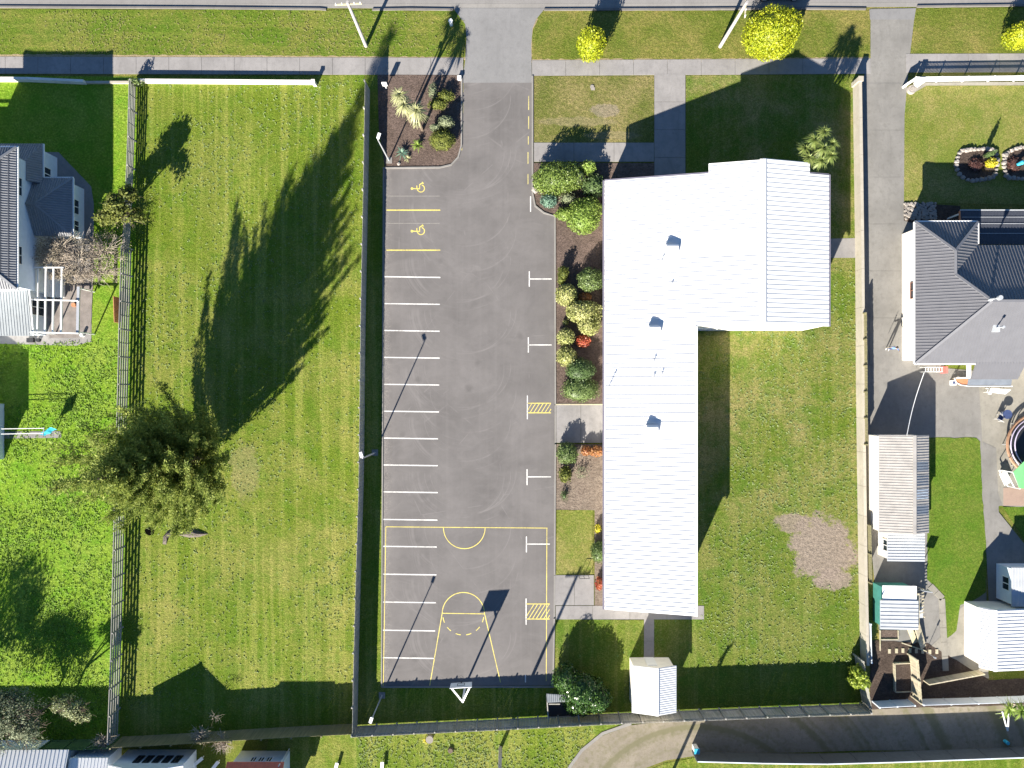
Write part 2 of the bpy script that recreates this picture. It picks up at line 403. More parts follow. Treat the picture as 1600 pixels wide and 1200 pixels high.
G_VAC = grass('mown_grass', (0.110, 0.175, 0.012), (0.158, 0.215, 0.020), (0.32, 0.285, 0.09), 0.68, stripe='y', stripe_amt=0.28, bump=0.9, weeds=0.35, vivid=0.6, ygrad=(2, 28, 1.0, 0.55), bare=((383, 735, 24, 50, (0.27, 0.225, 0.12), 0.42),))
G_HALL = grass('hall_grass', (0.094, 0.150, 0.014), (0.136, 0.176, 0.022), (0.285, 0.24, 0.10), 0.95, stripe='y', stripe_amt=0.15, bump=0.9, weeds=0.35, vivid=0.7, ygrad=(-26, -6, 0.25, 1.0), bare=((1285, 858, 56, 52, (0.26, 0.21, 0.17), 0.95), (1235, 818, 26, 16, (0.24, 0.195, 0.155), 0.85), (1300, 905, 34, 18, (0.26, 0.21, 0.17), 0.9)))
G_NEIGH = grass('dry_lawn', (0.13, 0.165, 0.026), (0.17, 0.19, 0.036), (0.31, 0.255, 0.10), 0.85, bump=0.5, weeds=0.0, vivid=0.4)
G_YARD = grass('yard_grass', (0.075, 0.148, 0.012), (0.105, 0.175, 0.016), (0.20, 0.19, 0.05), 0.45, bump=0.6, weeds=0.0, vivid=0.4)
G_DRY = grass('dry_front_grass', (0.105, 0.125, 0.025), (0.14, 0.15, 0.035), (0.29, 0.23, 0.105), 0.95, bump=0.8, weeds=0.0, vivid=0.15, bare=((948, 172, 26, 12, (0.26, 0.215, 0.17), 0.6), (900, 190, 60, 8, (0.28, 0.23, 0.14), 0.4), (960, 212, 50, 7, (0.28, 0.23, 0.14), 0.4)))
M_WHITE = paint('white_paint', (0.78, 0.78, 0.76), 0.5, 0.04)
M_CREAM = paint('cream_wall', (0.78, 0.74, 0.66), 0.6, 0.05, stain=0.08)
M_WALLBLUE = paint('pale_wall', (0.62, 0.68, 0.74), 0.6, 0.05)
M_ROOFW = paint('white_roof', (0.70, 0.70, 0.69), 0.45, 0.04, 0.5, stain=0.06)
M_ROOFRIB = M_ROOFW
M_LINE = worn_paint('white_line', (0.70, 0.69, 0.66))
M_YLINE = worn_paint('yellow_line', (0.68, 0.57, 0.13))
M_FAINT = paint('worn_line', (0.24, 0.225, 0.205), 0.8, 0.15, 6.0)
M_CHAR = paint('charcoal_roof', (0.125, 0.125, 0.135), 0.45, 0.06, 1.5)
M_CHARRIB = M_CHAR
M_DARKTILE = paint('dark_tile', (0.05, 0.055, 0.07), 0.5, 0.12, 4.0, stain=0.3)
M_ZINC = paint('zinc_sheet', (0.40, 0.42, 0.44), 0.4, 0.1, 1.4, stain=0.2)
M_OLDIRON = paint('weathered_iron', (0.345, 0.325, 0.30), 0.55, 0.12, 1.4, stain=0.35)
M_GREYIRON = paint('grey_iron', (0.26, 0.28, 0.29), 0.5, 0.08, 1.4)
M_TILEGREY = paint('grey_roof_tile', (0.21, 0.215, 0.225), 0.5, 0.1, 2.0)
M_FENCE = timber('fence_timber', (0.33, 0.315, 0.285))
M_FENCE2 = timber('olive_fence_timber', (0.21, 0.19, 0.11))
M_RAIL = timber('rail_timber', (0.30, 0.285, 0.265), 'y')
M_PALE = timber('pale_timber', (0.42, 0.37, 0.27))
M_WALLC = concrete('block_wall', (0.41, 0.375, 0.31), 0.1, 0.45, tint=(0.28, 0.26, 0.18))
M_STEEL = paint('galvanised_steel', (0.45, 0.46, 0.48), 0.4, 0.06, metal=0.3)
M_POLE = paint('concrete_pole', (0.34, 0.32, 0.315), 0.8, 0.06)
M_BARK = timber('bark', (0.13, 0.10, 0.075))
M_TWIG = timber('bare_twig', (0.33, 0.28, 0.23))
M_BLACK = paint('black_plastic', (0.02, 0.02, 0.022), 0.5, 0.1)
M_BLUE = paint('blue_plastic', (0.03, 0.35, 0.50), 0.5, 0.1)
M_DKBLUE = paint('navy_cloth', (0.03, 0.05, 0.13), 0.9, 0.2)
M_GREEN = paint('green_canvas', (0.10, 0.38, 0.12), 0.8, 0.12, 2.0)
M_REDROOF = paint('red_roof', (0.74, 0.19, 0.10), 0.5, 0.1)
M_ORANGE = paint('terracotta', (0.48, 0.20, 0.10), 0.7, 0.12)
M_LILAC = paint('lilac_pipe', (0.5, 0.45, 0.58), 0.5, 0.08)
M_SKIN = paint('skin', (0.45, 0.28, 0.20), 0.6, 0.05)
M_HAIR = paint('dark_hair', (0.025, 0.018, 0.014), 0.7, 0.1)
M_ROCK = concrete('pale_rock', (0.28, 0.255, 0.23), 0.2, 0.4, 0.8, 5.0)
M_PINKPAVE = concrete('pink_paving', (0.33, 0.24, 0.19), 0.1, 0.3)
M_GLASS = glass_mat('window_glass')
M_SKYLT = paint('dirty_skylight', (0.16, 0.18, 0.21), 0.3, 0.15, 1.5)
M_CAR = paint('car_paint', (0.35, 0.45, 0.58), 0.25, 0.03, spec=0.7)
M_TYRE = paint('tyre_rubber', (0.02, 0.02, 0.02), 0.8, 0.1)

L_GOLD = leaf('golden_leaf', (0.24, 0.30, 0.012), (0.46, 0.46, 0.025), 0.3, patch=(0.22, 0.30, 0.015))
L_PALE = leaf('variegated_leaf', (0.25, 0.29, 0.07), (0.52, 0.50, 0.22), 0.25)
L_MID = leaf('mid_green_leaf', (0.095, 0.15, 0.04), (0.20, 0.26, 0.09), 0.25)
L_LIGHT = leaf('light_green_leaf', (0.16, 0.26, 0.04), (0.28, 0.36, 0.08), 0.3)
L_DARK = leaf('dark_green_leaf', (0.06, 0.105, 0.03), (0.13, 0.19, 0.07), 0.2, 0.5)
L_GLOSS = leaf('glossy_leaf', (0.035, 0.085, 0.02), (0.075, 0.14, 0.03), 0.15, 0.2)
L_GREY = leaf('grey_green_leaf', (0.13, 0.165, 0.085), (0.26, 0.285, 0.17), 0.2, 0.7)
L_BLUE = leaf('blue_green_leaf', (0.09, 0.17, 0.13), (0.16, 0.26, 0.18), 0.2)
L_OLIVE = leaf('olive_leaf', (0.075, 0.10, 0.015), (0.20, 0.215, 0.04), 0.25, 0.7)
L_CONIF = leaf('conifer_spray', (0.13, 0.19, 0.035), (0.40, 0.44, 0.11), 0.4, 0.7, patch=(0.12, 0.175, 0.03))
L_RED = leaf('red_leaf', (0.40, 0.05, 0.04), (0.50, 0.20, 0.08), 0.25)
L_RUST = leaf('rust_leaf', (0.34, 0.12, 0.05), (0.45, 0.26, 0.10), 0.25)
L_BROWN = leaf('brown_twig_leaf', (0.20, 0.16, 0.115), (0.36, 0.31, 0.245), 0.15, 0.8)
L_CORDY = leaf('cordyline_leaf', (0.27, 0.29, 0.11), (0.52, 0.51, 0.30), 0.2)
L_CORDG = leaf('green_cordyline_leaf', (0.10, 0.15, 0.03), (0.25, 0.29, 0.09), 0.2)
L_YEL = leaf('yellow_leaf', (0.50, 0.45, 0.02), (0.55, 0.50, 0.05), 0.3)

# ------------------------------------------------------------------ ground, roads and lawns
def sheet(name, px, z, mat, jit=0.0, step=0.5, kind='structure', parent=None):
    pts = [P(x, y) for x, y in px]; out = []
    for i in range(len(pts)):
        a, b = pts[i], pts[(i+1) % len(pts)]
        out.append((a.x, a.y, z))
        if jit:
            L = (b-a).length; k = int(L/step); nrm = Vector((-(b-a).y, (b-a).x, 0)).normalized()
            for j in range(1, k):
                q = a.lerp(b, j/k) + nrm * rnd.uniform(-jit, jit)
                out.append((q.x, q.y, z))
    mb = MB(); mb.poly(out)
    ar = sum(out[i][0]*out[(i+1) % len(out)][1] - out[(i+1) % len(out)][0]*out[i][1] for i in range(len(out)))
    if ar < 0: mb.f = [f[::-1] for f in mb.f]
    o = mb.build(name, mat, parent)
    if kind and parent is None: o['kind'] = kind
    return o

def slabs(name, mat, px0, px1, halfw, z, n, gap=0.025, parent=None):
    """a run of cast slabs between two ground points with thin joints, as one mesh"""
    a = P(*px0); b = P(*px1); d = (b-a); L = d.length; d.normalize(); s = Vector((-d.y, d.x, 0))*halfw
    mb = MB()
    for i in range(n):
        p = a + d*(L*i/n + gap/2); q = a + d*(L*(i+1)/n - gap/2)
        mb.prism([(x.x, x.y) for x in (p-s, q-s, q+s, p+s)], z-0.05, z)
    o = mb.build(name, mat, parent)
    if parent is None: o['kind'] = 'structure'
    return o

mb = MB(); mb.poly([(-900, -900, 0), (900, -900, 0), (900, 900, 0), (-900, 900, 0)])
mb.build('ground', G_VERGE)['kind'] = 'structure'
# road along the top edge of the plan, with a kerb and a dished channel
sheet('road', [(-900, 8), (540, 9), (1420, 9), (2500, 2), (2500, -260), (-900, -260)], 0.015, M_ROAD)
sheet('kerb_channel', [(-900, 9), (540, 13), (720, 14), (840, 14), (1430, 11), (2500, 0), (2500, -6), (1430, 4), (840, 6), (540, 6), (-900, 2)], 0.022, M_KERB)
M_KERB2 = concrete('old_kerb_concrete', (0.16, 0.15, 0.14), 0.15, 0.4)
def kerb(name, px, wd=0.16, ht=0.12, mat=None, z0=0.0, kind=True):
    pts = [P(*q) for q in px]; mb = MB()
    n = len(pts); L = []; R = []
    for i, p in enumerate(pts):
        d = (pts[min(i+1, n-1)] - pts[max(i-1, 0)]).normalized(); s = Vector((-d.y, d.x, 0))*wd/2
        L.append(p+s); R.append(p-s)
    for i in range(n-1):
        mb.prism([(q.x, q.y) for q in (R[i], R[i+1], L[i+1], L[i])], z0, ht)
    o = mb.build(name, mat or M_KERB)
    if kind: o['kind'] = 'structure'
    return o
kerb('road_kerb', [(-900, 10), (-100, 11), (300, 13), (500, 15), (510, 16)], 0.16, 0.15, M_KERB2)
kerb('road_kerb', [(582, 16), (640, 15), (708, 16)], 0.16, 0.15, M_KERB2)
kerb('road_kerb', [(850, 16), (1100, 15), (1230, 14), (1352, 15)], 0.16, 0.15, M_KERB2)
kerb('road_kerb', [(1432, 11), (1600, 9), (2500, 1)], 0.16, 0.15, M_KERB2)
# verges
sheet('verge_lawn', [(-900, 14), (300, 15), (718, 17), (727, 34), (729, 60), (727, 91), (300, 87), (-900, 85)], 0.03, G_VERGE2, 0.05)
sheet('verge_lawn', [(848, 17), (1100, 17), (1358, 16), (1360, 91), (1100, 95), (832, 96), (829, 60), (832, 45), (838, 30)], 0.03, G_VERGE, 0.05)
sheet('verge_lawn', [(1430, 13), (2500, 5), (2500, 88), (1422, 88)], 0.03, G_VERGE, 0.05)
# dead grass edges beside the footpath
sheet('dead_grass_edge', [(-300, 84), (300, 86), (727, 89.5), (727, 94), (300, 90), (-300, 88)], 0.034, M_TANEDGE, 0.06, 0.3)
sheet('dead_grass_edge', [(830, 92.5), (1100, 92), (1358, 89), (1358, 94), (1100, 97), (830, 98)], 0.034, M_TANEDGE, 0.06, 0.3)
sheet('dead_grass_edge', [(827, 58), (830, 44), (838, 28), (841, 30), (833, 45), (831, 60), (831, 96), (828, 96)], 0.034, M_TANEDGE, 0.05, 0.3)
sheet('dead_grass_edge', [(1420, 86), (2000, 82), (2000, 85), (1420, 89)], 0.034, M_TANEDGE, 0.05, 0.3)
# footpath
slabs('footpath', M_PATH, (-400, 101), (724, 104), 0.78, 0.05, 22)
slabs('footpath', M_PATH, (831, 106.5), (1360, 103.5), 0.70, 0.05, 10)
slabs('footpath', M_PATH, (1415, 99), (2000, 97), 0.85, 0.05, 12)
# front lawns
sheet('left_front_lawn', [(-300, 116), (205, 120), (214, 200), (212, 380), (208, 500), (204, 650), (196, 800), (192, 1000), (186, 1160), (-300, 1175)], 0.02, G_LUSH)
sheet('vacant_lawn', [(205, 120), (400, 119), (570, 117), (575, 300), (570, 500), (567, 720), (563, 900), (556, 1000), (552, 1140), (300, 1150), (186, 1158), (192, 1000), (196, 800), (204, 650), (208, 500), (212, 380), (214, 200)], 0.022, G_VAC)
sheet('fence_strip_grass', [(572, 117), (592, 117), (600, 262), (599, 1072), (866, 1072), (866, 1125), (552, 1140), (560, 980), (568, 720), (574, 300)], 0.024, G_VAC)
sheet('church_front_lawn', [(834, 119), (1022, 119), (1022, 223), (834, 224)], 0.03, G_DRY, 0.03)
sheet('church_side_lawn', [(1072, 118), (1345, 116), (1343, 405), (1347, 700), (1354, 1110), (1010, 1118), (1010, 960), (1072, 900)], 0.026, G_HALL, 0.0)
sheet('small_lawn', [(868, 797), (926, 797), (926, 897), (868, 898)], 0.036, G_NEIGH, 0.03)
sheet('back_lawn', [(866, 967), (1006, 969), (1006, 1115), (866, 1125)], 0.036, G_HALL, 0.03)
sheet('neighbour_lawn', [(1412, 133), (2100, 131), (2100, 330), (1412, 316)], 0.02, G_NEIGH, 0.02)
sheet('yard_lawn', [(1448, 684), (1525, 684), (1531, 690), (1536, 800), (1541, 870), (1540, 925), (1520, 938), (1500, 945), (1494, 985), (1478, 998), (1476, 960), (1468, 925), (1448, 905)], 0.05, G_YARD, 0.05)
sheet('yard_lawn', [(1566, 792), (1700, 790), (1700, 880), (1610, 858)], 0.05, G_YARD, 0.02)
sheet('bottom_lawn', [(420, 1152), (552, 1146), (800, 1136), (940, 1131), (985, 1131), (930, 1158), (905, 1180), (885, 1210), (860, 1320), (400, 1320)], 0.02, G_VAC, 0.03)
# neighbour's concrete
sheet('driveway', [(1360, 14), (1430, 13), (1420, 100), (1413, 180), (1412, 344), (1475, 344), (1475, 575), (1530, 580), (1700, 560), (1700, 800), (1562, 790), (1540, 805), (1541, 940), (1480, 1010), (1440, 1060), (1380, 1060), (1346, 690), (1347, 480), (1346, 130), (1360, 90)], 0.032, M_DRIVE)
sheet('crossing_apron', [(1358, 15), (1431, 13), (1428, 31), (1359, 31)], 0.04, M_APRON)
sheet('patio', [(1528, 580), (1700, 566), (1700, 800), (1566, 790), (1535, 700)], 0.045, M_YARD)
sheet('side_path', [(1535, 690), (1556, 700), (1560, 800), (1600, 850), (1600, 960), (1545, 955), (1541, 870)], 0.055, M_DRIVE)
sheet('pink_patio', [(1567, 762), (1640, 758), (1640, 790), (1567, 790)], 0.06, M_PINKPAVE)
sheet('gravel_yard', [(1478, 990), (1500, 950), (1520, 938), (1545, 940), (1545, 1060), (1440, 1060), (1448, 1012)], 0.047, M_YARD, 0.1)
slabs('garden_kerb_path', M_YARD, (1453, 915), (1472, 935), 0.28, 0.08, 2)
slabs('garden_kerb_path', M_YARD, (1471, 935), (1477, 1048), 0.28, 0.08, 5)
sheet('garden_soil', [(1360, 1000), (1450, 1005), (1545, 1062), (1700, 1055), (1700, 1098), (1358, 1108)], 0.052, M_SOIL, 0.05)
sheet('church_side_slab', [(1262, 374), (1341, 372), (1341, 403), (1262, 403)], 0.04, M_PATH)
slabs('driveway_joints', M_DRIVE, (1383, 130), (1383, 570), 1.45, 0.044, 6, 0.03)
# bottom shared drive
sheet('gravel_drive', [(872, 1240), (888, 1203), (908, 1176), (940, 1150), (985, 1133), (1040, 1127), (1200, 1122), (1352, 1112), (1364, 1104), (1440, 1100), (2100, 1078), (2100, 1178), (1360, 1172), (1090, 1180), (1040, 1188), (1000, 1203), (980, 1240)], 0.03, M_GRAVEL)
kerb('drive_edge', [(876, 1230), (890, 1198), (909, 1172), (941, 1146), (986, 1130)], 0.28, 0.07)
sheet('bottom_yard_lawn', [(985, 1215), (1040, 1192), (1090, 1183), (2100, 1183), (2100, 1330), (960, 1330)], 0.022, G_VAC)
# left house path and patio
sheet('house_path', [(60, 238), (92, 238), (143, 292), (147, 320), (146, 420), (143, 520), (143, 534), (120, 540), (-60, 536), (-60, 238)], 0.04, M_PATH, 0.02)

# church car park: asphalt, kerb, painted markings (parts of it)
car_park = thing('car_park', None, None, P(730, 700))
car_park['kind'] = 'structure'
sheet('asphalt_surface', [(722, 129), (832, 129), (832, 300), (836, 322), (850, 332), (866, 338), (866, 1071), (598, 1072), (600, 262), (688, 261), (705, 257), (716, 245), (721, 228)], 0.03, M_ASPH, parent=car_park)
apron = sheet('entrance_apron', [(708, 13), (852, 13), (838, 30), (832, 45), (830, 70), (831, 129.5), (722, 129.5), (727, 95), (729, 60), (727, 38)], 0.036, M_APRON)
for yy in (25, 62, 94):
    pass
def strip(mb, p, q, wpx, z=0.036):
    a = P(*p); b = P(*q); d = (b-a).normalized(); s = Vector((-d.y, d.x, 0))*(wpx/S/2)
    mb.add([(x.x, x.y, z) for x in (a-s, b-s, b+s, a+s)], [(0,1,2,3)])
def arc(mb, c, r, a0, a1, wpx, n=32, z=0.036, ry=None):
    ry = ry or r; rr = [(r-wpx/2, ry-wpx/2), (r+wpx/2, ry+wpx/2)]; vs = []
    for i in range(n+1):
        t = math.radians(a0 + (a1-a0)*i/n)
        for k in (0, 1):
            q = P(c[0]+rr[k][0]*math.cos(t), c[1]-rr[k][1]*math.sin(t)); vs.append((q.x, q.y, z))
    mb.add(vs, [(2*i, 2*i+1, 2*i+3, 2*i+2) for i in range(n)])
def mark(name, mat, segs, wpx):
    mb = MB()
    for s in segs: strip(mb, *s, wpx)
    return mb.build(name, mat, car_park)
bays = [(433,601,688),(475,601,687.5),(517,601,687),(559,600.5,687),(601,600,686.5),(643,600,686),(685,600,684.5),(727,599.5,684),(769,599,684),(812,599,683.5),(854,598.5,682.5),(897.5,598,682),(941,598,681),(985,597.5,680),(1028,597,679)]
for y, x0, x1 in bays: mark('bay_line', M_LINE, [((x0, y-0.6), (x1, y+0.6))], 1.8)
for y in (328.5, 391): mark('yellow_bay_line', M_YLINE, [((604, y), (688, y))], 1.9)
for y in (306.5, 349): mark('worn_bay_line', M_FAINT, [((606, y), (687, y))], 1.0)
for (x, y0, y1, ym, xr) in ((827, 424, 448, 436, 862), (825.5, 527, 551, 539, 862), (823.5, 733, 758, 745, 861), (822.5, 838, 863, 850, 859)):
    mark('bay_end_mark', M_LINE, [((x, y0), (x, y1)), ((x, ym), (xr, ym))], 1.6)
mark('edge_line', M_LINE, [((829, 307), (829, 331))], 1.6)
mark('edge_line', M_LINE, [((821, 1054), (821, 1066))], 1.6)
for (x0, x1, y0, y1, e0, e1) in ((824, 861, 630, 645, 618, 655), (822, 859, 943.5, 967, 935, 976)):
    mark('edge_line', M_LINE, [((x0, e0), (x0, e1))], 1.6)
    segs = [((x0, y0), (x1, y0)), ((x0, y1), (x1, y1))]
    mb = MB()
    for s in segs: strip(mb, *s, 1.5)
    hh = y1-y0
    for k in range(7):
        xa = x0 + k*(x1-x0)/6.3 - 2; xb = xa + hh*0.62
        p = [max(x0, xa), y1 - max(0, (x0-xa))/0.62]; q = [min(x1, xb), y1 - (min(x1, xb)-xa)/0.62]
        if q[0] > p[0]: strip(mb, p, q, 1.1, 0.0365)
    mb.build('hatched_box', M_YLINE, car_park)
M_YDASH = worn_paint('faded_yellow_line', (0.55, 0.48, 0.17))
dash = [(826, 150, 172), (826, 182, 202), (825.5, 213, 226), (825, 238, 256), (825, 272, 288)]
for x, y0, y1 in dash: mark('edge_dash', M_YDASH, [((x, y0), (x, y1))], 1.3)
for x, y0, y1 in [(723.5, 130, 144), (723.3, 161, 177), (723, 191, 207), (721.5, 222, 235)]:
    mark('edge_dash', M_YDASH, [((x, y0), (x, y1))], 1.3)
# half basketball court
mb = MB()
strip(mb, (603, 823), (855.5, 825), 1.1); strip(mb, (603, 823), (599, 1072), 1.1, 0.037); strip(mb, (854.5, 825), (853.5, 1064), 1.1, 0.037)
arc(mb, (725.5, 824.6), 32.5, 180, 360, 1.2, z=0.0375)
strip(mb, (691, 958), (671.5, 1071), 1.3); strip(mb, (757, 958), (782, 1066), 1.3); strip(mb, (691, 958), (757, 959), 1.3, 0.037)
arc(mb, (724, 958.5), 33, 0, 180, 1.3, z=0.0375)
for k in range(6):
    a0 = 188 + k*30; arc(mb, (724, 960), 32, a0, a0+15, 1.3, 6, 0.0375)
mb.build('court_marking', M_YLINE, car_park)
# two wheelchair symbols
for cy in (294.0, 360.5):
    mb = MB(); cx = 656.5
    arc(mb, (cx+1.2, cy+0.6), 5.6, -190, 75, 1.5, 24, 0.0365)
    strip(mb, (644.5, cy+0.8), (656, cy+1.2), 1.7, 0.037)          # trunk
    arc(mb, (643.8, cy+0.8), 1.0, 0, 360, 2.0, 12, 0.0372)         # head
    strip(mb, (651.5, cy+1.0), (651.5, cy-4), 1.4, 0.0374)         # arm
    strip(mb, (655.8, cy+1.6), (655.8, cy-5.5), 1.5, 0.0374)       # thigh
    strip(mb, (655.4, cy-5.2), (660.5, cy-8.2), 1.5, 0.0378)       # shin
    strip(mb, (660.0, cy-9.6), (661.6, cy-6.6), 1.4, 0.0382)       # foot
    mb.build('wheelchair_symbol', M_YLINE, car_park)
# car park kerbs
kerb('car_park_kerb', [(721.5, 118), (721, 228), (716, 246), (705, 258), (688, 262), (600, 263)], 0.14, 0.13)
kerb('car_park_kerb', [(599.5, 262), (596.5, 1073)], 0.12, 0.10)
kerb('car_park_kerb', [(597, 1073), (866, 1073)], 0.12, 0.10)
kerb('car_park_kerb', [(832, 119), (832, 302), (836, 322), (850, 333), (867, 338), (867.5, 632)], 0.14, 0.13)
kerb('car_park_kerb', [(867.5, 694), (866.5, 898)], 0.14, 0.13)
kerb('car_park_kerb', [(866, 966), (864, 1073)], 0.14, 0.13)
for seg in (((867.5, 633), (867.5, 693)), ((866.5, 899), (866, 965))): kerb('dropped_kerb', list(seg), 0.14, 0.06)

# church paths
slabs('entry_path', M_PATH, (1046.5, 116), (1046.5, 290), 1.42, 0.055, 4)
slabs('cross_path', M_PATH, (834, 238), (1022, 238), 0.87, 0.05, 3)
slabs('cross_path', M_PATH, (869, 662), (946, 662), 1.75, 0.05, 2)
slabs('cross_path', M_PATH, (867, 922), (928, 922), 1.38, 0.05, 2)
slabs('cross_path', M_PATH, (868, 957), (1100, 957), 0.62, 0.048, 4)
slabs('cross_path', M_PATH, (1014, 967), (1014, 1036), 0.46, 0.05, 2)
# planting beds
sheet('garden_bed', [(590, 117), (720, 118), (720, 228), (715, 244), (704, 257), (688, 261), (602, 262), (592, 200)], 0.06, M_MULCH, 0.0)
sheet('garden_bed', [(834, 255), (1022, 255), (1022, 300), (946, 305), (945, 632), (868, 632), (868, 339), (850, 331), (838, 320), (834, 302)], 0.06, M_MULCH)
sheet('garden_bed', [(868, 694), (945, 694), (945, 946), (929, 946), (929, 797), (868, 796)], 0.06, M_TILL)
sheet('timber_edging', [(868, 631), (945, 631), (945, 633), (868, 633)], 0.09, M_PALE)
# worn / bare patches

# ------------------------------------------------------------------ foliage helpers
def quad_leaves(C, N, ln, wd, rng, jit=0.6):
    """diamond leaves at C facing N (with jitter)"""
    n = len(C)
    N = N + rng.normal(0, jit, (n, 3)); N /= np.linalg.norm(N, axis=1, keepdims=True) + 1e-9
    r = rng.normal(0, 1, (n, 3)); t = np.cross(N, r); t /= np.linalg.norm(t, axis=1, keepdims=True) + 1e-9
    b = np.cross(N, t)
    L = ln * rng.uniform(0.6, 1.3, (n, 1)); W = wd * rng.uniform(0.6, 1.3, (n, 1))
    V = np.stack([C - t*L/2, C + b*W/2 - N*W*0.15, C + t*L/2, C - b*W/2 - N*W*0.15], axis=1).reshape(-1, 3)
    F = np.arange(4*n).reshape(-1, 4)
    return V, F
def core_mesh(c, r, k=0.8, nu=14, nv=8):
    V = []; F = []
    for j in range(nv+1):
        th = 0.05 + (math.pi-0.1)*j/nv
        for i in range(nu):
            ph = 2*math.pi*i/nu
            V.append((c[0]+r[0]*k*math.sin(th)*math.cos(ph), c[1]+r[1]*k*math.sin(th)*math.sin(ph), max(0.03, c[2]+r[2]*k*math.cos(th))))
    for j in range(nv):
        for i in range(nu): F.append((j*nu+i, (j+1)*nu+i, (j+1)*nu+(i+1) % nu, j*nu+(i+1) % nu))
    return np.array(V), np.array(F)
def merge(parts):
    V = []; F = []; n = 0
    for v, f in parts: V.append(v); F.append(f+n); n += len(v)
    return np.concatenate(V), np.concatenate(F)
def lobe_points(c, r, n, rng, rough=0.12, shell=0.82, zmin=-0.75):
    D = rng.normal(0, 1, (n*2, 3)); D /= np.linalg.norm(D, axis=1, keepdims=True); D = D[D[:, 2] > zmin][:n]
    ph = rng.uniform(0, 6.28, 6); fq = rng.integers(2, 6, 6)
    lump = sum(np.sin(D[:, i % 3]*fq[i]*2.2 + ph[i]) for i in range(6)) / 6
    k = (1 + rough*lump) * rng.uniform(shell, 1.04, len(D))
    C = np.array(c) + D*np.array(r)*k[:, None]; C[:, 2] = np.maximum(C[:, 2], 0.05)
    Nn = D/np.array(r); Nn /= np.linalg.norm(Nn, axis=1, keepdims=True)
    return C, Nn
def shrub(name, label, cat, lobes, mat, ln=0.16, wd=0.10, dens=110, group=None, rough=0.12, seed=0, core=0.8, jit=0.6, shell=0.82, stem=True, trunk=0.0, spiky=0):
    """lobes: (px, py, rx_px, ry_px, height) as seen on the plan"""
    rng = np.random.default_rng(seed + 11); parts = []; base = None
    if ln < .16 and core != .93: ln = ln*1.3 + .02; wd = wd*1.3 + .012; dens = min(dens, 260)*.55; jit = .85; core = core*.93; rough = max(rough, .10); shell = min(shell, .74)
    for (px, py, rx, ry, h) in lobes:
        rz = (h-trunk)/2*1.04; cz = trunk + rz*0.96; f = 1 - cz/H
        c = P(px, py, cz); r = (rx/S*f, ry/S*f, rz)
        if base is None: base = Vector((c.x, c.y, 0.05))
        area = 4*math.pi*((r[0]*r[1]+r[0]*r[2]+r[1]*r[2])/3)
        C, N = lobe_points(c, r, int(area*dens), rng, rough, shell)
        parts.append(quad_leaves(C, N, ln, wd, rng, jit))
        if core: parts.append(core_mesh(c, r, core))
    t = thing(name, label, cat, base, group)
    V, F = merge(parts); np_obj('foliage', V, F, mat, t)
    if stem:
        mb = MB(); c = P(*lobes[0][:2], lobes[0][4]*0.5)
        for k in range(3):
            a = k*2.1 + seed; mb.tube([(c.x+0.05*math.cos(a), c.y+0.05*math.sin(a), 0), (c.x+0.2*math.cos(a), c.y+0.2*math.sin(a), max(trunk, lobes[0][4]*0.4))], [0.05, 0.03], 6)
        mb.build('stem', M_BARK, t)
    return t
def blades(c, n, L, wd, rng, up=(0.1, 1.2), droop=0.5, seg=4):
    """rosette of sword leaves: strips of quads"""
    V = []; F = []
    for i in range(n):
        a = rng.uniform(0, 6.283); e = rng.uniform(*up)*math.pi/2*0.8; l = L*rng.uniform(0.7, 1.1)
        d = np.array([math.cos(a)*math.cos(e), math.sin(a)*math.cos(e), math.sin(e)]); s = np.array([-math.sin(a), math.cos(a), 0])
        b0 = len(V)
        for k in range(seg+1):
            t = k/seg; p = np.array(c) + d*l*t - np.array([0, 0, 1])*droop*l*t*t
            ww = wd*(1-t**1.6)*0.5 + 0.004
            V.append(p - s*ww); V.append(p + s*ww)
        for k in range(seg): F.append((b0+2*k, b0+2*k+1, b0+2*k+3, b0+2*k+2))
    return np.array(V), np.array(F)
def cordyline(label, base, heads, L, wd, mat, group, n=85, seed=0, droop=0.55):
    """base (tx,ty); heads: (dx_px, dy_px, h) from the base"""
    rng = np.random.default_rng(seed); b = T(*base, 0.04)
    t = thing('cabbage_tree', label, 'tree', b, group); mb = MB(); parts = []
    hmin = min(h for *_, h in heads)
    fork = Vector((b.x, b.y, hmin*0.6)); mb.tube([b, fork], [0.16, 0.12], 8)
    for dx, dy, h in heads:
        p = T(base[0]+dx, base[1]+dy, h); mid = fork.lerp(p, 0.5) + Vector((0, 0, -0.15))
        mb.tube([fork, mid, p], [0.11, 0.09, 0.07], 8)
        parts.append(blades(p, n, L, wd, rng, (-0.35, 1.1), droop))
        parts.append(blades(p - Vector((0, 0, 0.12)), n//3, L*0.9, wd, rng, (-0.9, -0.2), 0.3))
    mb.build('trunk', M_BARK, t); V, F = merge(parts); np_obj('crown', V, F, mat, t)
    return t

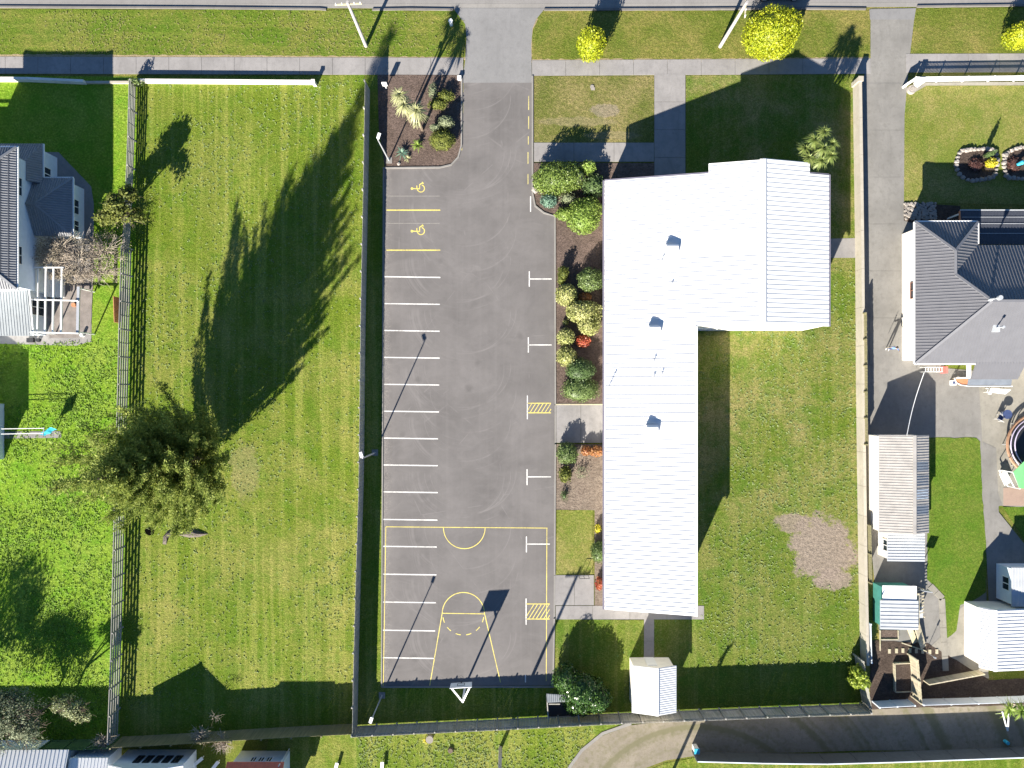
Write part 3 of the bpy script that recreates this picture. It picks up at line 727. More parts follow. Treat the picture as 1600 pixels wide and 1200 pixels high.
# ------------------------------------------------------------------ fences and walls
def fence(name, label, cat, top, h, style='paling', bay=42, mats=None, group=None, side=1, straight_top=None, gap=0.0, postmat=None, pale_w=0.14):
    """top: fence top line as seen on the plan, h its height"""
    pts = [P(x, y, h) for x, y in top]; pts = [Vector((p.x, p.y, 0)) for p in pts]
    t = thing(name, label, cat, pts[0], group); m = mats or M_FENCE
    # resample into bays
    seg = [(pts[i+1]-pts[i]).length for i in range(len(pts)-1)]; tot = sum(seg); nb = max(1, round(tot/(bay/S)))
    def at(d):
        for i, L in enumerate(seg):
            if d <= L or i == len(seg)-1: return pts[i].lerp(pts[i+1], min(1, d/L))
            d -= L
    ps = [at(tot*i/nb) for i in range(nb+1)]
    for p in ps:
        b = MB(); dd = 0.06
        b.box(p.x-dd, p.y-dd, 0, p.x+dd, p.y+dd, h + (0.04 if style == 'paling' else 0.02)); b.build('post', postmat or m, t)
    for i in range(nb):
        a, c = ps[i], ps[i+1]; d = (c-a); L = d.length; d.normalize(); s = Vector((-d.y, d.x, 0))*side
        b = MB(); z = Vector((0, 0, 1))
        if style == 'paling':
            n = max(1, int(L/pale_w))
            for k in range(n):
                q = a + d*(L*(k+0.5)/n) - s*0.075; hh = h - rnd.uniform(0, 0.05); off = rnd.uniform(-0.008, 0.008)
                b.beam(q + s*off + z*gap, q + s*off + z*hh, 0.022, L/n*0.93, up=d)
            for zz in (0.35, h-0.35): b.beam(a + z*zz - s*0.03, c + z*zz - s*0.03, 0.05, 0.09)
            b.build('panel', m, t)
        elif style == 'rail':
            for zz in np.linspace(0.25, h-0.06, 5): b.beam(a + z*zz - s*0.08, c + z*zz - s*0.08, 0.05, 0.20 if h > 1.5 else 0.14)
            b.build('rails', m, t)
            b2 = MB(); q = a.lerp(c, 0.5) - s*0.08
            b2.beam(q + z*0.05, q + z*(h-0.02), 0.05, 0.05, up=d); b2.build('batten', m, t)
        elif style == 'sheet':
            b.beam(a + z*(h/2+gap/2), c + z*(h/2+gap/2), 0.04, h-gap); b.build('panel', m, t)
            if h > 1.7:
                b = MB(); b.beam(a + z*(h+0.02), c + z*(h+0.02), 0.09, 0.05); b.build('top_rail', M_WALLBLUE, t)
        elif style == 'picket':
            n = max(2, int(L/0.13))
            for k in range(n):
                q = a + d*(L*(k+0.5)/n); b.beam(q + z*0.10, q + z*(h*0.97), 0.02, L/n*0.62, up=d)
            b.beam(a + z*h*0.97, c + z*h*0.97, 0.07, 0.06); b.beam(a + z*h*0.72 + s*0.02, c + z*h*0.72 + s*0.02, 0.04, 0.13); b.beam(a + z*0.2 + s*0.02, c + z*0.2 + s*0.02, 0.04, 0.09)
            b.build('panel', m, t)
    return t

fence('paling_fence', 'long grey paling fence between the vacant lawn and the car park', 'fence',
      [(569, 125), (566, 300), (564, 400), (562, 500), (560.5, 650), (559, 760), (556, 860), (553, 960), (550.5, 1060), (549, 1149)], 2.15, 'paling', 42, side=-1)
fence('rail_fence', 'low open rail fence beside the shaded front lawn, nearest the footpath', 'fence',
      [(203, 124), (200.5, 220), (196, 330), (192, 392)], 1.3, 'rail', 44, M_RAIL, 'open rail fences')
fence('rail_fence', 'tall open rail fence running from the brown tree past the big conifer to the bottom', 'fence',
      [(191, 384), (187.5, 500), (185, 620), (181, 760), (178, 880), (175, 1000), (172, 1090), (169, 1163)], 1.8, 'rail', 42, M_RAIL, 'open rail fences')
fence('paling_fence', 'weathered paling fence along the bottom of the vacant lawn', 'fence',
      [(172, 1170), (240, 1167), (330, 1161), (430, 1155), (549, 1149)], 2.1, 'paling', 44, M_FENCE2, side=-1)
fence('paling_fence', 'grey paling fence behind the basketball hoop and the small white shed', 'fence',
      [(549, 1151), (650, 1146), (800, 1139), (950, 1131), (1080, 1126), (1200, 1121), (1362, 1115)], 2.2, 'paling', 32, side=1, gap=0.08)
fence('paling_fence', 'short green painted fence at the foot of the bottom left trees', 'fence', [(60, 1172), (118, 1171), (168, 1169)], 2.0, 'paling', 40,
      paint('green_fence_paint', (0.06, 0.13, 0.05), 0.7, 0.15))
fence('picket_fence', 'white picket fence along the footpath of the right neighbour', 'fence', [(1432, 120.5), (1520, 119.5), (1640, 118), (1800, 116)], 1.05, 'picket', 40, M_WHITE)
# masonry walls
def wall(name, label, top, h, th, mat, cap=None, piers=(), kind=None, joints=0):
    pts = [P(x, y, h) for x, y in top]; t = thing(name, label, 'wall', Vector((pts[0].x, pts[0].y, 0)))
    for i in range(len(pts)-1):
        a, b = [Vector((p.x, p.y, 0)) for p in (pts[i], pts[i+1])]; n = max(1, round((b-a).length/3.0)) if joints else 1
        for k in range(n):
            p, q = a.lerp(b, k/n), a.lerp(b, (k+1)/n); d = (q-p).normalized()*0.01
            mb = MB(); mb.beam(p + d + Vector((0, 0, h/2)), q - d + Vector((0, 0, h/2)), th, h); mb.build('wall_panel', mat, t)
            if cap:
                mb = MB(); mb.beam(p + d + Vector((0, 0, h+0.03)), q - d + Vector((0, 0, h+0.03)), th+0.06, 0.06); mb.build('coping', cap, t)
    for (x, y, hh, s) in piers:
        p = P(x, y, hh); mb = MB(); mb.box(p.x-s, p.y-s, 0, p.x+s, p.y+s, hh); mb.box(p.x-s-0.03, p.y-s-0.03, hh, p.x+s+0.03, p.y+s+0.03, hh+0.06); mb.build('pier', mat, t)
    return t
M_WSTAIN = paint('stained_white_wall', (0.70, 0.67, 0.60), 0.7, 0.08, 2.0, stain=0.35)
wall('block_wall', 'low white block wall along the footpath in front of the vacant lawn', [(207, 124.5), (350, 125.5), (488, 126.5)], 0.62, 0.2, M_WSTAIN, None, piers=((489, 127, 0.85, 0.14),))
wall('block_wall', 'low white front wall of the left house, partly in its shadow', [(-200, 121), (40, 122), (130, 126)], 0.62, 0.22, M_WSTAIN)
wall('broken_wall', 'low grey broken stub of wall between the white front walls', [(133, 128), (204, 128)], 0.25, 0.2, M_WALLC)
wall('boundary_wall', 'long cream concrete block wall between the white-roofed building and the driveway',
     [(1344, 126), (1346.5, 300), (1348, 420), (1349, 600), (1351, 760), (1353, 900), (1356, 1040)], 1.2, 0.2, M_WALLC, M_WALLC, joints=1, piers=((1345, 123, 1.4, 0.2),))
wall('garden_wall', 'short white return wall at the end of the picket fence beside the driveway', [(1419, 130), (1433, 121)], 1.0, 0.18, M_WHITE, piers=((1441, 125, 1.15, 0.2),))
fence('slat_fence', 'olive slatted timber fence behind the cream wall opposite the grey hip roof', 'fence', [(1353, 489), (1354, 560), (1355, 695)], 1.75, 'paling', 40, M_FENCE2, side=-1, pale_w=0.25)
fence('slat_fence', 'olive slatted timber fence behind the cream wall beside the small tin annex', 'fence', [(1360, 822), (1361, 870), (1362, 912)], 1.75, 'paling', 40, M_FENCE2, side=-1, pale_w=0.25)
fence('slat_fence', 'weathered timber fence at the corner by the yellow-green climber', 'fence', [(1349, 1034), (1355, 1070), (1362, 1114)], 1.9, 'paling', 36, M_FENCE, side=-1)
fence('sheet_fence', 'pale blue sheet panel leaning behind the cream wall near the climber', 'fence', [(1361, 976), (1362.5, 1036)], 1.3, 'sheet', 70, M_WALLBLUE)
fence('slat_fence', 'mossy timber fence beside the raised planter box', 'fence', [(1434, 1032), (1437, 1060), (1440, 1100)], 1.7, 'paling', 30, M_PALE, side=-1)
fence('boundary_fence', 'pale bottom fence behind the dark garden soil', 'fence', [(1375, 1106), (1430, 1103)], 1.4, 'sheet', 34, M_WALLBLUE)
fence('boundary_fence', 'long pale bottom fence running right from the mossy timber fence', 'fence', [(1444, 1102), (1520, 1100), (1700, 1094)], 1.3, 'sheet', 40, M_WALLBLUE)
fence('board_fence', 'long dark board fence with white top edge along the shared gravel drive', 'fence', [(1090, 1190), (1200, 1193), (1290, 1194), (1400, 1191), (1620, 1183), (1750, 1179)], 1.8, 'sheet', 48,
      paint('dark_fence_paint', (0.07, 0.08, 0.085), 0.7, 0.15))

# ------------------------------------------------------------------ the white-roofed church hall
hall = thing('church_building', 'large L-shaped building with a white ribbed metal roof', 'building', T(1000, 600))
SL = 0.01474
def hz(tx): return 3.28 + (tx-937.7)*SL if tx <= 1153 else 3.28 + (1153-937.7)*SL - (tx-1153)*SL
def RT(tx, ty, dz=0): return T(tx, ty, hz(tx)+dz)
Y1 = 517.5
west = [RT(*q) for q in ((937.7,299),(1082,299),(1082,285),(1153,285),(1153,Y1),(1064.5,Y1),(1064.5,935),(937.7,935))]
east = [RT(*q) for q in ((1153,285),(1227,285),(1227,299),(1258,299),(1258,Y1),(1153,Y1))]
skips = [(1032, 1153, 388, 417), (1005, 1064.5, 511, 535), (1002, 1064.5, 657, 683)]
def hall_skip(p, v, segs):
    ty = CY - p.y*S
    for x0, x1, y0, y1 in skips:
        if y0 < ty < y1:
            out = []
            for a, b in segs:
                xa = CX + (p + v*a).x*S; xb = CX + (p + v*b).x*S
                if xa > xb: a, b, xa, xb = b, a, xb, xa
                if xb <= x0 or xa >= x1: out.append(tuple(sorted((a, b)))); continue
                k = (b-a)/(xb-xa)
                if xa < x0: out.append(tuple(sorted((a, a+(x0-xa)*k))))
                if xb > x1: out.append(tuple(sorted((a+(x1-xa)*k, b))))
            segs = out
    return segs
mb = MB(); mb.slab(west, 0.09); mb.ribs(west, (0, 1, 0), 0.385, 0.24, 0.047, hall_skip); r1 = mb.build('roof', M_ROOFW, hall)
mb = MB(); mb.slab(east, 0.09); mb.ribs(east, (0, 1, 0), 0.385, 0.26, 0.026); mb.build('roof', M_ROOFW, hall)
# ridge cap, flashings
mb = MB(); mb.beam(RT(1153, 284.5, 0.06), RT(1153, Y1, 0.06), 0.5, 0.06); mb.build('ridge_cap', M_ROOFW, hall)
mb = MB(); mb.beam(RT(1065.5, Y1+0.5, -0.08), RT(1065.5, 935.5, -0.08), 0.14, 0.30); mb.build('fascia', M_WHITE, hall)
mb = MB(); mb.beam(RT(936, 298, -0.12), RT(936, 935.5, -0.12), 0.14, 0.13); mb.build('gutter', paint('grey_gutter', (0.16, 0.15, 0.19), 0.4, 0.05), hall)
mb = MB(); mb.beam(T(1259.5, 298, hz(1258)-0.12), T(1259.5, Y1, hz(1258)-0.12), 0.14, 0.13); mb.build('gutter', MATS['grey_gutter'], hall)
for x0, x1, y0, y1 in skips:
    mb = MB(); a = [RT(x0, y0, 0.012), RT(x1, y0, 0.012), RT(x1, y1, 0.012), RT(x0, y1, 0.012)]; mb.slab(a, 0.008); mb.build('flashing', M_ROOFW, hall)
for a, b in ((937.7, 1082, ), (1227, 1258)):
    mb = MB(); mb.beam(RT(a, 297.8, -0.1), RT(b, 297.8, -0.1), 0.12, 0.14); mb.build('gutter', MATS['grey_gutter'], hall)
def wallring(parent, pts, mat, name='wall', z0=0.0):     # pts (tx,ty,ztop), closed
    mb = MB()
    for i in range(len(pts)):
        (ax, ay, az), (bx, by, bz) = pts[i], pts[(i+1) % len(pts)]
        mb.add([T(ax, ay, z0), T(bx, by, z0), T(bx, by, bz), T(ax, ay, az)], [(0, 1, 2, 3)])
    return mb.build(name, mat, parent)
HW = 0.1
wallring(hall, [(x, y, hz(x)-HW) for x, y in ((943,305),(1088,305),(1088,291),(1153,291),(1221,291),(1221,305),(1252,305),(1252,516.8),(1153,516.8),(1061,516.8),(1061,930),(943,930))], M_CREAM)
def window(parent, a, b, z0, z1, out, mat=None, frame=None, name='window'):
    """window on a wall from plan point a to b; out = outward (x,y) direction in world"""
    A = T(*a); B = T(*b); o = Vector((out[0], out[1], 0))*0.03; fr = MB()
    d = (B-A).normalized()
    for p, q in ((Vector((A.x, A.y, z0)), Vector((B.x, B.y, z0))), (Vector((A.x, A.y, z1)), Vector((B.x, B.y, z1)))):
        fr.beam(p+o, q+o, 0.08, 0.07)
    m = A.lerp(B, 0.5)
    for p in (A, B, m): fr.beam(Vector((p.x, p.y, z0+0.035))+o, Vector((p.x, p.y, z1-0.035))+o, 0.06, 0.06)
    f = fr.build(name, frame or M_WHITE, parent)
    g = MB(); oo = o*0.4
    g.add([Vector((A.x, A.y, z0))+oo, Vector((B.x, B.y, z0))+oo, Vector((B.x, B.y, z1))+oo, Vector((A.x, A.y, z1))+oo], [(0,1,2,3)])
    g.build('pane', mat or M_GLASS, f)
for y in (345, 420, 490, 570, 720, 780, 850, 905): window(hall, (943, y), (943, y+26), 0.9, 2.2, (-1, 0))
for y in (560, 620, 690, 760, 830, 890): window(hall, (1061, y), (1061, y+26), 0.9, 2.4, (1, 0))
window(hall, (1080, 516.8), (1110, 516.8), 0.9, 2.3, (0, -1)); window(hall, (1180, 516.8), (1215, 516.8), 0.9, 2.3, (0, -1))
window(hall, (1110, 291), (1140, 291), 1.0, 2.6, (0, 1)); window(hall, (1165, 291), (1195, 291), 1.0, 2.6, (0, 1))
mb = MB(); a = T(1030, 305); b = T(1060, 305); mb.box(a.x, a.y-0.02, 0, b.x, a.y+0.05, 2.1); dr = mb.build('door', paint('brown_door', (0.16, 0.08, 0.05), 0.4, 0.1), hall)
mb = MB(); mb.box(b.x-0.25, a.y+0.05, 1.0, b.x-0.12, a.y+0.1, 1.05); mb.build('handle', M_STEEL, dr)
# three boxy roof vents with curved hoods
for (px, py, w_, l_) in ((1050, 390, 19, 17), (1024, 515.5, 18, 15), (1020.5, 673, 18, 17)):
    f = 1 - 5.0/H; tx = CX + (px-CX)*f; ty = CY + (py-CY)*f; z = hz(tx); mb = MB(); hw = w_/2*f; hl = l_/2*f
    prof = [(-hl, -0.25), (-hl, 0.46), (-hl*0.6, 0.58), (0, 0.60), (hl*0.7, 0.50), (hl, 0.28), (hl, -0.25)]
    n = len(prof); vs = [T(tx-hw, ty+q, z+r) for q, r in prof] + [T(tx+hw, ty+q, z+r) for q, r in prof]
    mb.add(vs, [tuple(range(n)), tuple(range(n, 2*n))[::-1]] + [(i, n+i, n+(i+1) % n, (i+1) % n) for i in range(n)])
    mb.build('roof_vent', M_ROOFW, hall)
for px, py, hh in ((1033.5, 407, 0.5), (1048.5, 443.5, 0.2), (1022, 563.5, 0.3), (1034, 583.5, 0.25), (954.5, 603, 0.9), (1022, 588, 0.2)):
    f = 1 - 4.5/H; tx = CX + (px-CX)*f; ty = CY + (py-CY)*f; p = RT(tx, ty); mb = MB(); mb.cyl((p.x, p.y), 0.05, p.z-0.05, p.z+hh, 8); mb.cyl((p.x, p.y), 0.09, p.z+hh, p.z+hh+0.06, 8)
    mb.build('vent_pipe', M_STEEL, hall)

# small white shed at the bottom
def gable_shed(name, label, x0, y0, x1, y1, he, hr, roofmat, wallmat, ridge='y', rib=0.3, ribh=0.03, over=3, ridge_at=0.5, cat='shed'):
    t = thing(name, label, cat, T((x0+x1)/2, (y0+y1)/2)); k = ridge_at
    if ridge == 'y':
        rx = x0+(x1-x0)*k; A = [T(x0,y0,he),T(rx,y0,hr),T(rx,y1,hr),T(x0,y1,he)]; B = [T(x1,y0,he),T(rx,y0,hr),T(rx,y1,hr),T(x1,y1,he)]; u = (0,1,0)
        ring = [(x0+over,y0+over,he-.08),(rx,y0+over,hr-.1),(x1-over,y0+over,he-.08),(x1-over,y1-over,he-.08),(rx,y1-over,hr-.1),(x0+over,y1-over,he-.08)]; rl = (T(rx,y0,hr+.03),T(rx,y1,hr+.03))
    else:
        ry = y0+(y1-y0)*k; A = [T(x0,y0,he),T(x0,ry,hr),T(x1,ry,hr),T(x1,y0,he)]; B = [T(x0,y1,he),T(x0,ry,hr),T(x1,ry,hr),T(x1,y1,he)]; u = (1,0,0)
        ring = [(x0+over,y0+over,he-.08),(x0+over,ry,hr-.1),(x0+over,y1-over,he-.08),(x1-over,y1-over,he-.08),(x1-over,ry,hr-.1),(x1-over,y0+over,he-.08)]; rl = (T(x0,ry,hr+.03),T(x1,ry,hr+.03))
    for q in (A, B):
        mb = MB(); mb.slab(q, 0.06); mb.ribs(q, u, rib, rib*0.3, ribh); mb.build('roof', roofmat, t)
    mb = MB(); mb.beam(rl[0], rl[1], 0.3, 0.05); mb.build('ridge_cap', roofmat, t)
    wallring(t, ring, wallmat)
    return t
sh = gable_shed('garden_shed', 'small white shed with a ridged roof standing against the bottom fence', 980.5, 1024, 1047.5, 1095, 2.4, 3.05, M_ROOFW, M_CREAM, 'y', 0.2, 0.02, 3, 0.53)
mb = MB(); a = T(1013, 1027); mb.box(a.x-0.45, a.y-0.02, 0, a.x+0.45, a.y+0.05, 2.0); mb.build('door', M_WHITE, sh)
mb = MB(); mb.pbox(990, 1028, 1040, 1036, 0, 0.14); mb.pbox(1006, 1023, 1022, 1028, 0, 0.10); mb.build('step', M_KERB, sh)

# ------------------------------------------------------------------ right neighbour: charcoal hip roof house
hs = thing('house', 'white-walled house with a charcoal ribbed hip roof beside the driveway', 'house', T(1500, 480))
PIT = 0.445
xw, xe, yn, ys = 1398.0, 1745.0, 394.5, 570.0         # main eaves (plan); wing eaves below
wx1, wyn = 1491.0, 360.0
eh = 3.3; half = (ys-yn)/2; yr = (yn+ys)/2; hr = eh + half/S*PIT
wh = (wx1-xw)/2; wrx = (xw+wx1)/2; hw = eh + wh/S*PIT
def HP(x, y, h): return T(x, y, h)
apx = xw + half
def hz2(d): return eh + d/S*PIT
# west slope: eave (xw, wyn..ys), up to wing ridge then main hip
vy = yr - (apx - wrx)                    # where the main hip meets the wing ridge
west2 = [HP(xw, ys, eh), HP(apx, yr, hr), HP(wrx, vy, hw), HP(wrx, wyn+wh, hw), HP(xw, wyn, eh)]
north_wing = [HP(xw, wyn, eh), HP(wrx, wyn+wh, hw), HP(wx1, wyn, eh)]
east_wing = [HP(wx1, wyn, eh), HP(wrx, wyn+wh, hw), HP(wrx, vy, hw), HP(wx1, yn, eh)]
north_main = [HP(wx1, yn, eh), HP(wrx, vy, hw), HP(apx, yr, hr), HP(xe-half, yr, hr), HP(xe, yn, eh)]
south_main = [HP(xw, ys, eh), HP(xe, ys, eh), HP(xe-half, yr, hr), HP(apx, yr, hr)]
east_main = [HP(xe, yn, eh), HP(xe-half, yr, hr), HP(xe, ys, eh)]
ver = [HP(1488, ys-1, eh+0.03), HP(1486, 593.5, 2.8), HP(1556, 593.5, 2.8), HP(1563, ys-1, eh+0.03)]
for q, u in ((west2, (0,1,0)), (north_wing, (1,0,0)), (east_wing, (0,1,0)), (north_main, (1,0,0)), (south_main, (1,0,0)), (east_main, (0,1,0)), (ver, (1,0,0))):
    mb = MB(); mb.slab(q, 0.07); mb.ribs(q, u, 0.27, 0.09, 0.032); mb.build('roof', M_CHAR, hs)
mb = MB()
for a, b in ((west2[0], west2[1]), (west2[1], west2[2]), (west2[2], west2[3]), (west2[3], west2[4]), (north_wing[1], north_wing[2]), (north_main[2], north_main[3])):
    mb.beam(a+Vector((0,0,.05)), b+Vector((0,0,.05)), 0.22, 0.05)
mb.build('ridge_cap', paint('ridge_grey', (0.17, 0.17, 0.18), 0.4, 0.05), hs)
mb = MB()
for a, b in (((xw-1, wyn), (xw-1, ys)), ((xw, ys+1), (1488, ys+1)), ((1563, ys+1), (xe, ys+1)), ((xw, wyn-1), (wx1, wyn-1)), ((wx1+1, wyn), (wx1+1, yn-2))):
    mb.beam(T(*a, eh-0.06), T(*b, eh-0.06), 0.11, 0.11)
mb.build('gutter', M_WHITE, hs)
ring = [(1409, 366), (1484, 366), (1484, 401), (1740, 401), (1740, 563), (1409, 563)]
wallring(hs, [(x, y, eh-0.05) for x, y in ring], M_CREAM)
window(hs, (1409, 446), (1409, 470), 1.5, 2.4, (-1, 0), frame=paint('brown_frame', (0.2, 0.09, 0.06), 0.5, 0.1))
window(hs, (1430, 563), (1465, 563), 1.0, 2.1, (0, -1)); window(hs, (1525, 563), (1558, 563), 0.3, 2.1, (0, -1)); window(hs, (1430, 366), (1475, 366), 1.0, 2.1, (0, 1))
mb = MB(); p = P(1553, 467, 6.0); mb.tube([(p.x-0.05, p.y-0.1, 5.2), (p.x, p.y, 5.7), (p.x, p.y, 6.6)], 0.13, 10); mb.cyl((p.x, p.y), 0.2, 6.6, 6.85, 10); mb.build('flue', M_ZINC, hs)
mb = MB(); p = P(1558, 512, 4.8); mb.box(p.x-0.3, p.y-0.35, 4.3, p.x+0.3, p.y+0.3, 4.74); mb.cyl((p.x, p.y), 0.06, 4.5, 5.5, 8); mb.cyl((p.x, p.y), 0.12, 5.5, 5.65, 8); mb.build('roof_vent', M_ZINC, hs)
# verandah posts, dark recess, glazed strip
mb = MB()
for x in (1490, 1524, 1558): mb.pbox(x-1, 590, x+1, 592, 0, 2.25)
mb.build('verandah_post', M_WHITE, hs)
mb = MB(); mb.pbox(1486, 571, 1487.2, 592, 2.2, 2.74); mb.build('verandah_screen', M_WHITE, hs)
q = [T(1489, 593, 2.2), T(1555, 593, 2.2), T(1555, 603, 2.05), T(1489, 603, 2.05)]
mb = MB(); mb.slab(q, 0.04); mb.ribs(q, (1,0,0), 0.12, 0.05, 0.02); mb.build('canopy', M_SKYLT, hs)
mb = MB(); mb.beam(T(1488, 603.7, 2.05), T(1557, 603.7, 2.05), 0.07, 0.1); mb.build('canopy_edge', M_WHITE, hs)
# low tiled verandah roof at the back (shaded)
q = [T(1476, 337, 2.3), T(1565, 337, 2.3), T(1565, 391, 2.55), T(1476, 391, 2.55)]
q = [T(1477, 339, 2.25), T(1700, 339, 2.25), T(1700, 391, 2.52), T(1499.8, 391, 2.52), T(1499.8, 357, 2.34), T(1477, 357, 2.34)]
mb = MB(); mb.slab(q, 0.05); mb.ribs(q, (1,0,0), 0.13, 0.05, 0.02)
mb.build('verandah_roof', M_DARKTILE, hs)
mb = MB(); mb.beam(T(1476, 338, 2.25), T(1700, 338, 2.25), 0.08, 0.1)
for yy in (349, 359, 374): mb.beam(T(1500 if yy > 357 else 1478, yy, 2.30+(yy-339)*0.0053), T(1700, yy, 2.30+(yy-339)*0.0053), 0.035, 0.02)
mb.build('verandah_edge', M_ZINC, hs)
mb = MB(); mb.beam(T(1475.7, 339, 2.2), T(1475.7, 357, 2.27), 0.08, 0.16); mb.build('barge_board', M_ORANGE, hs)
mb = MB()
for x in (1480, 1530, 1580): mb.pbox(x-1, 341, x+1, 343, 0, 2.2)
mb.build('verandah_post', M_WHITE, hs)

# garage and annex beside the cream wall
ga = gable_shed('garage', 'long garage with weathered corrugated roof and stained skylight panels', 1351, 677, 1426, 824, 2.55, 3.25, M_OLDIRON, M_CREAM, 'y', 0.24, 0.026, 2.0, 0.62)
f = lambda x, h: CX + (x-CX)*(1-h/H)
for y0, y1, m in ((721, 735, M_SKYLT), (742, 759, M_SKYLT), (764, 779, paint('pale_skylight', (0.42, 0.47, 0.52), 0.3, 0.15)), (789, 803, M_SKYLT)):
    xa, xb = 1351+75*0.62+3, 1424.5; ha = lambda x: 3.25 + (x-(1351+75*0.62))/(75*0.38)*(2.55-3.25) + 0.012
    ya, yb = CY+(y0-CY)*(1-2.7/H), CY+(y1-CY)*(1-2.7/H)
    q = [T(xa, ya, ha(xa)), T(xb, ya, ha(xb)), T(xb, yb, ha(xb)), T(xa, yb, ha(xa))]
    mb = MB(); mb.slab(q, 0.01); mb.ribs(q, (0,1,0), 0.24, 0.07, 0.022, off=0.3); mb.build('skylight', m, ga)
an = thing('garden_shed', 'small tin-roofed annex against the end of the long garage', 'shed', T(1390, 845))
q = [T(1367, 826, 2.15), T(1422, 826, 2.35), T(1422, 868, 2.35), T(1367, 868, 2.15)]
mb = MB(); mb.slab(q, 0.05); mb.ribs(q, (0,1,0), 0.26, 0.08, 0.035); mb.build('roof', M_ZINC, an)
wallring(an, [(1371, 828, 2.1), (1420, 828, 2.25), (1420, 866, 2.25), (1371, 866, 2.1)], M_CREAM)
window(an, (1371, 838), (1371, 855), 1.0, 1.8, (-1, 0))
# service cable from garage to house
mb = MB(); a = P(1417, 680, 3.25); b = P(1444, 582, 3.0); pts = [a.lerp(b, k/8) - Vector((0,0,0.25*math.sin(math.pi*k/8))) for k in range(9)]; mb.tube(pts, 0.03, 5)
tag(mb.build('service_cable', M_WHITE, origin=a), 'pale overhead cable from the garage roof to the grey-roofed house', 'cable')
# patched shed with green end wall
ps = thing('patched_shed', 'small patched shed with half white, half corrugated roof below the tin annex', 'shed', T(1385, 945))
q = [T(1362, 906, 1.9), T(1412, 906, 2.1), T(1412, 928, 2.1), T(1362, 928, 1.9)]; mb = MB(); mb.slab(q, 0.04); mb.build('roof_sheet', M_WHITE, ps)
q = [T(1358, 928.5, 1.95), T(1414, 928.5, 2.15), T(1414, 972, 2.15), T(1358, 972, 1.95)]; mb = MB(); mb.slab(q, 0.04); mb.ribs(q, (0,1,0), 0.34, 0.10, 0.035); mb.build('roof', M_ZINC, ps)
wallring(ps, [(1364, 910, 1.85), (1410, 910, 2.0), (1410, 970, 2.0), (1364, 970, 1.85)], paint('green_wall', (0.06, 0.24, 0.20), 0.6, 0.15))
mb = MB(); mb.beam(T(1416, 918, 1.9), T(1416, 972, 1.9), 0.2, 0.08); mb.build('barge_board', M_PALE, ps)
mb = MB(); p = P(1378, 938, 2.2); mb.tube([(p.x, p.y, 2.02), (p.x, p.y, 2.35)], 0.05, 8); mb.build('vent_pipe', M_STEEL, ps)
tr = thing('slatted_frame', 'pale slatted frame standing beside the patched shed', 'trellis', T(1425, 940)); mb = MB()
for k in range(8): mb.beam(T(1417, 919+k*5, 1.2), T(1432, 915+k*5, 1.2), 0.09, 0.03)
mb.build('slats', M_PALE, tr); mb = MB()
for x, y in ((1417, 917), (1433, 917), (1417, 958), (1433, 958)): mb.pbox(x-0.8, y-0.8, x+0.8, y+0.8, 0, 1.2)
mb.build('leg', M_PALE, tr); mb = MB(); mb.pbox(1418, 942, 1432, 960, 1.0, 1.04); mb.build('tray', M_ZINC, tr)
# big white shed lower right
bs = gable_shed('large_shed', 'large shed with white ribbed roof at the right edge of the garden', 1503, 936, 1663, 1027, 2.4, 3.3, M_ROOFW, M_CREAM, 'y', 0.3, 0.045, 3, 0.085)
ls = thing('lean_to', 'pale blue lean-to in shade above the large white shed', 'shed', T(1590, 905)); q = [T(1553, 877, 2.3), T(1640, 877, 2.5), T(1640, 936, 2.5), T(1553, 936, 2.3)]
mb = MB(); mb.slab(q, 0.05); mb.ribs(q, (1,0,0), 0.25, 0.07, 0.03); mb.build('roof', M_ZINC, ls); wallring(ls, [(1556, 880, 2.25), (1640, 880, 2.4), (1640, 934, 2.4), (1556, 934, 2.25)], M_WALLBLUE)
window(ls, (1556, 895), (1556, 915), 0.9, 1.8, (-1, 0))
# garden frames, planters, pavers
pb = thing('planter_box', 'timber planter box of dark soil beside the mossy fence', 'planter', T(1407, 1055)); mb = MB()
for a, b in (((1395, 1035), (1421, 1034)), ((1421, 1034), (1421, 1078)), ((1421, 1078), (1396, 1079)), ((1396, 1079), (1395, 1035))): mb.beam(T(*a, 0.2), T(*b, 0.2), 0.08, 0.4)
mb.build('box', M_PALE, pb); mb = MB(); mb.pbox(1396, 1036, 1420, 1078, 0.02, 0.32); mb.build('soil', M_SOIL, pb)
gb = thing('planter_box', 'low edged bed of brown stalks under the patched shed', 'planter', T(1388, 990)); mb = MB()
for a, b in (((1374, 998), (1374, 1016)), ((1374, 998), (1402, 998)), ((1374, 984), (1374, 998)), ((1402, 984), (1402, 998))): mb.beam(T(*a, 0.1), T(*b, 0.1), 0.06, 0.2)
mb.build('box', M_PALE, gb); mb = MB(); mb.pbox(1375, 984, 1401, 997, 0.02, 0.12); mb.build('soil', M_MULCH, gb)
for k, (x, y) in enumerate([(1389, 1017), (1400, 1016.5), (1410, 1016), (1421, 1016), (1431, 1016.5), (1441, 1017), (1452, 1018), (1463, 1017.5)]):
    mb = MB(); mb.pbox(x-2, y-3.5, x+2, y+3.5, 0.03, 0.11)
    tag(mb.build('paving_stone', M_PALE, origin=T(x, y)), 'small pale stepping stone in a row across the dark garden soil', 'paving stone', 'row of stepping stones')
mb = MB(); mb.beam(T(1414, 976, 0.7), T(1428, 1003, 0.2), 0.5, 0.05); mb.beam(T(1424, 972, 0.9), T(1440, 1010, 0.3), 0.7, 0.05, up=(0.4, 0, 1)); mb.beam(T(1408, 1004, 0.05), T(1442, 1014, 0.6), 0.08, 0.08); mb.beam(T(1420, 980, 0), T(1424, 985, 0.8), 0.07, 0.07)
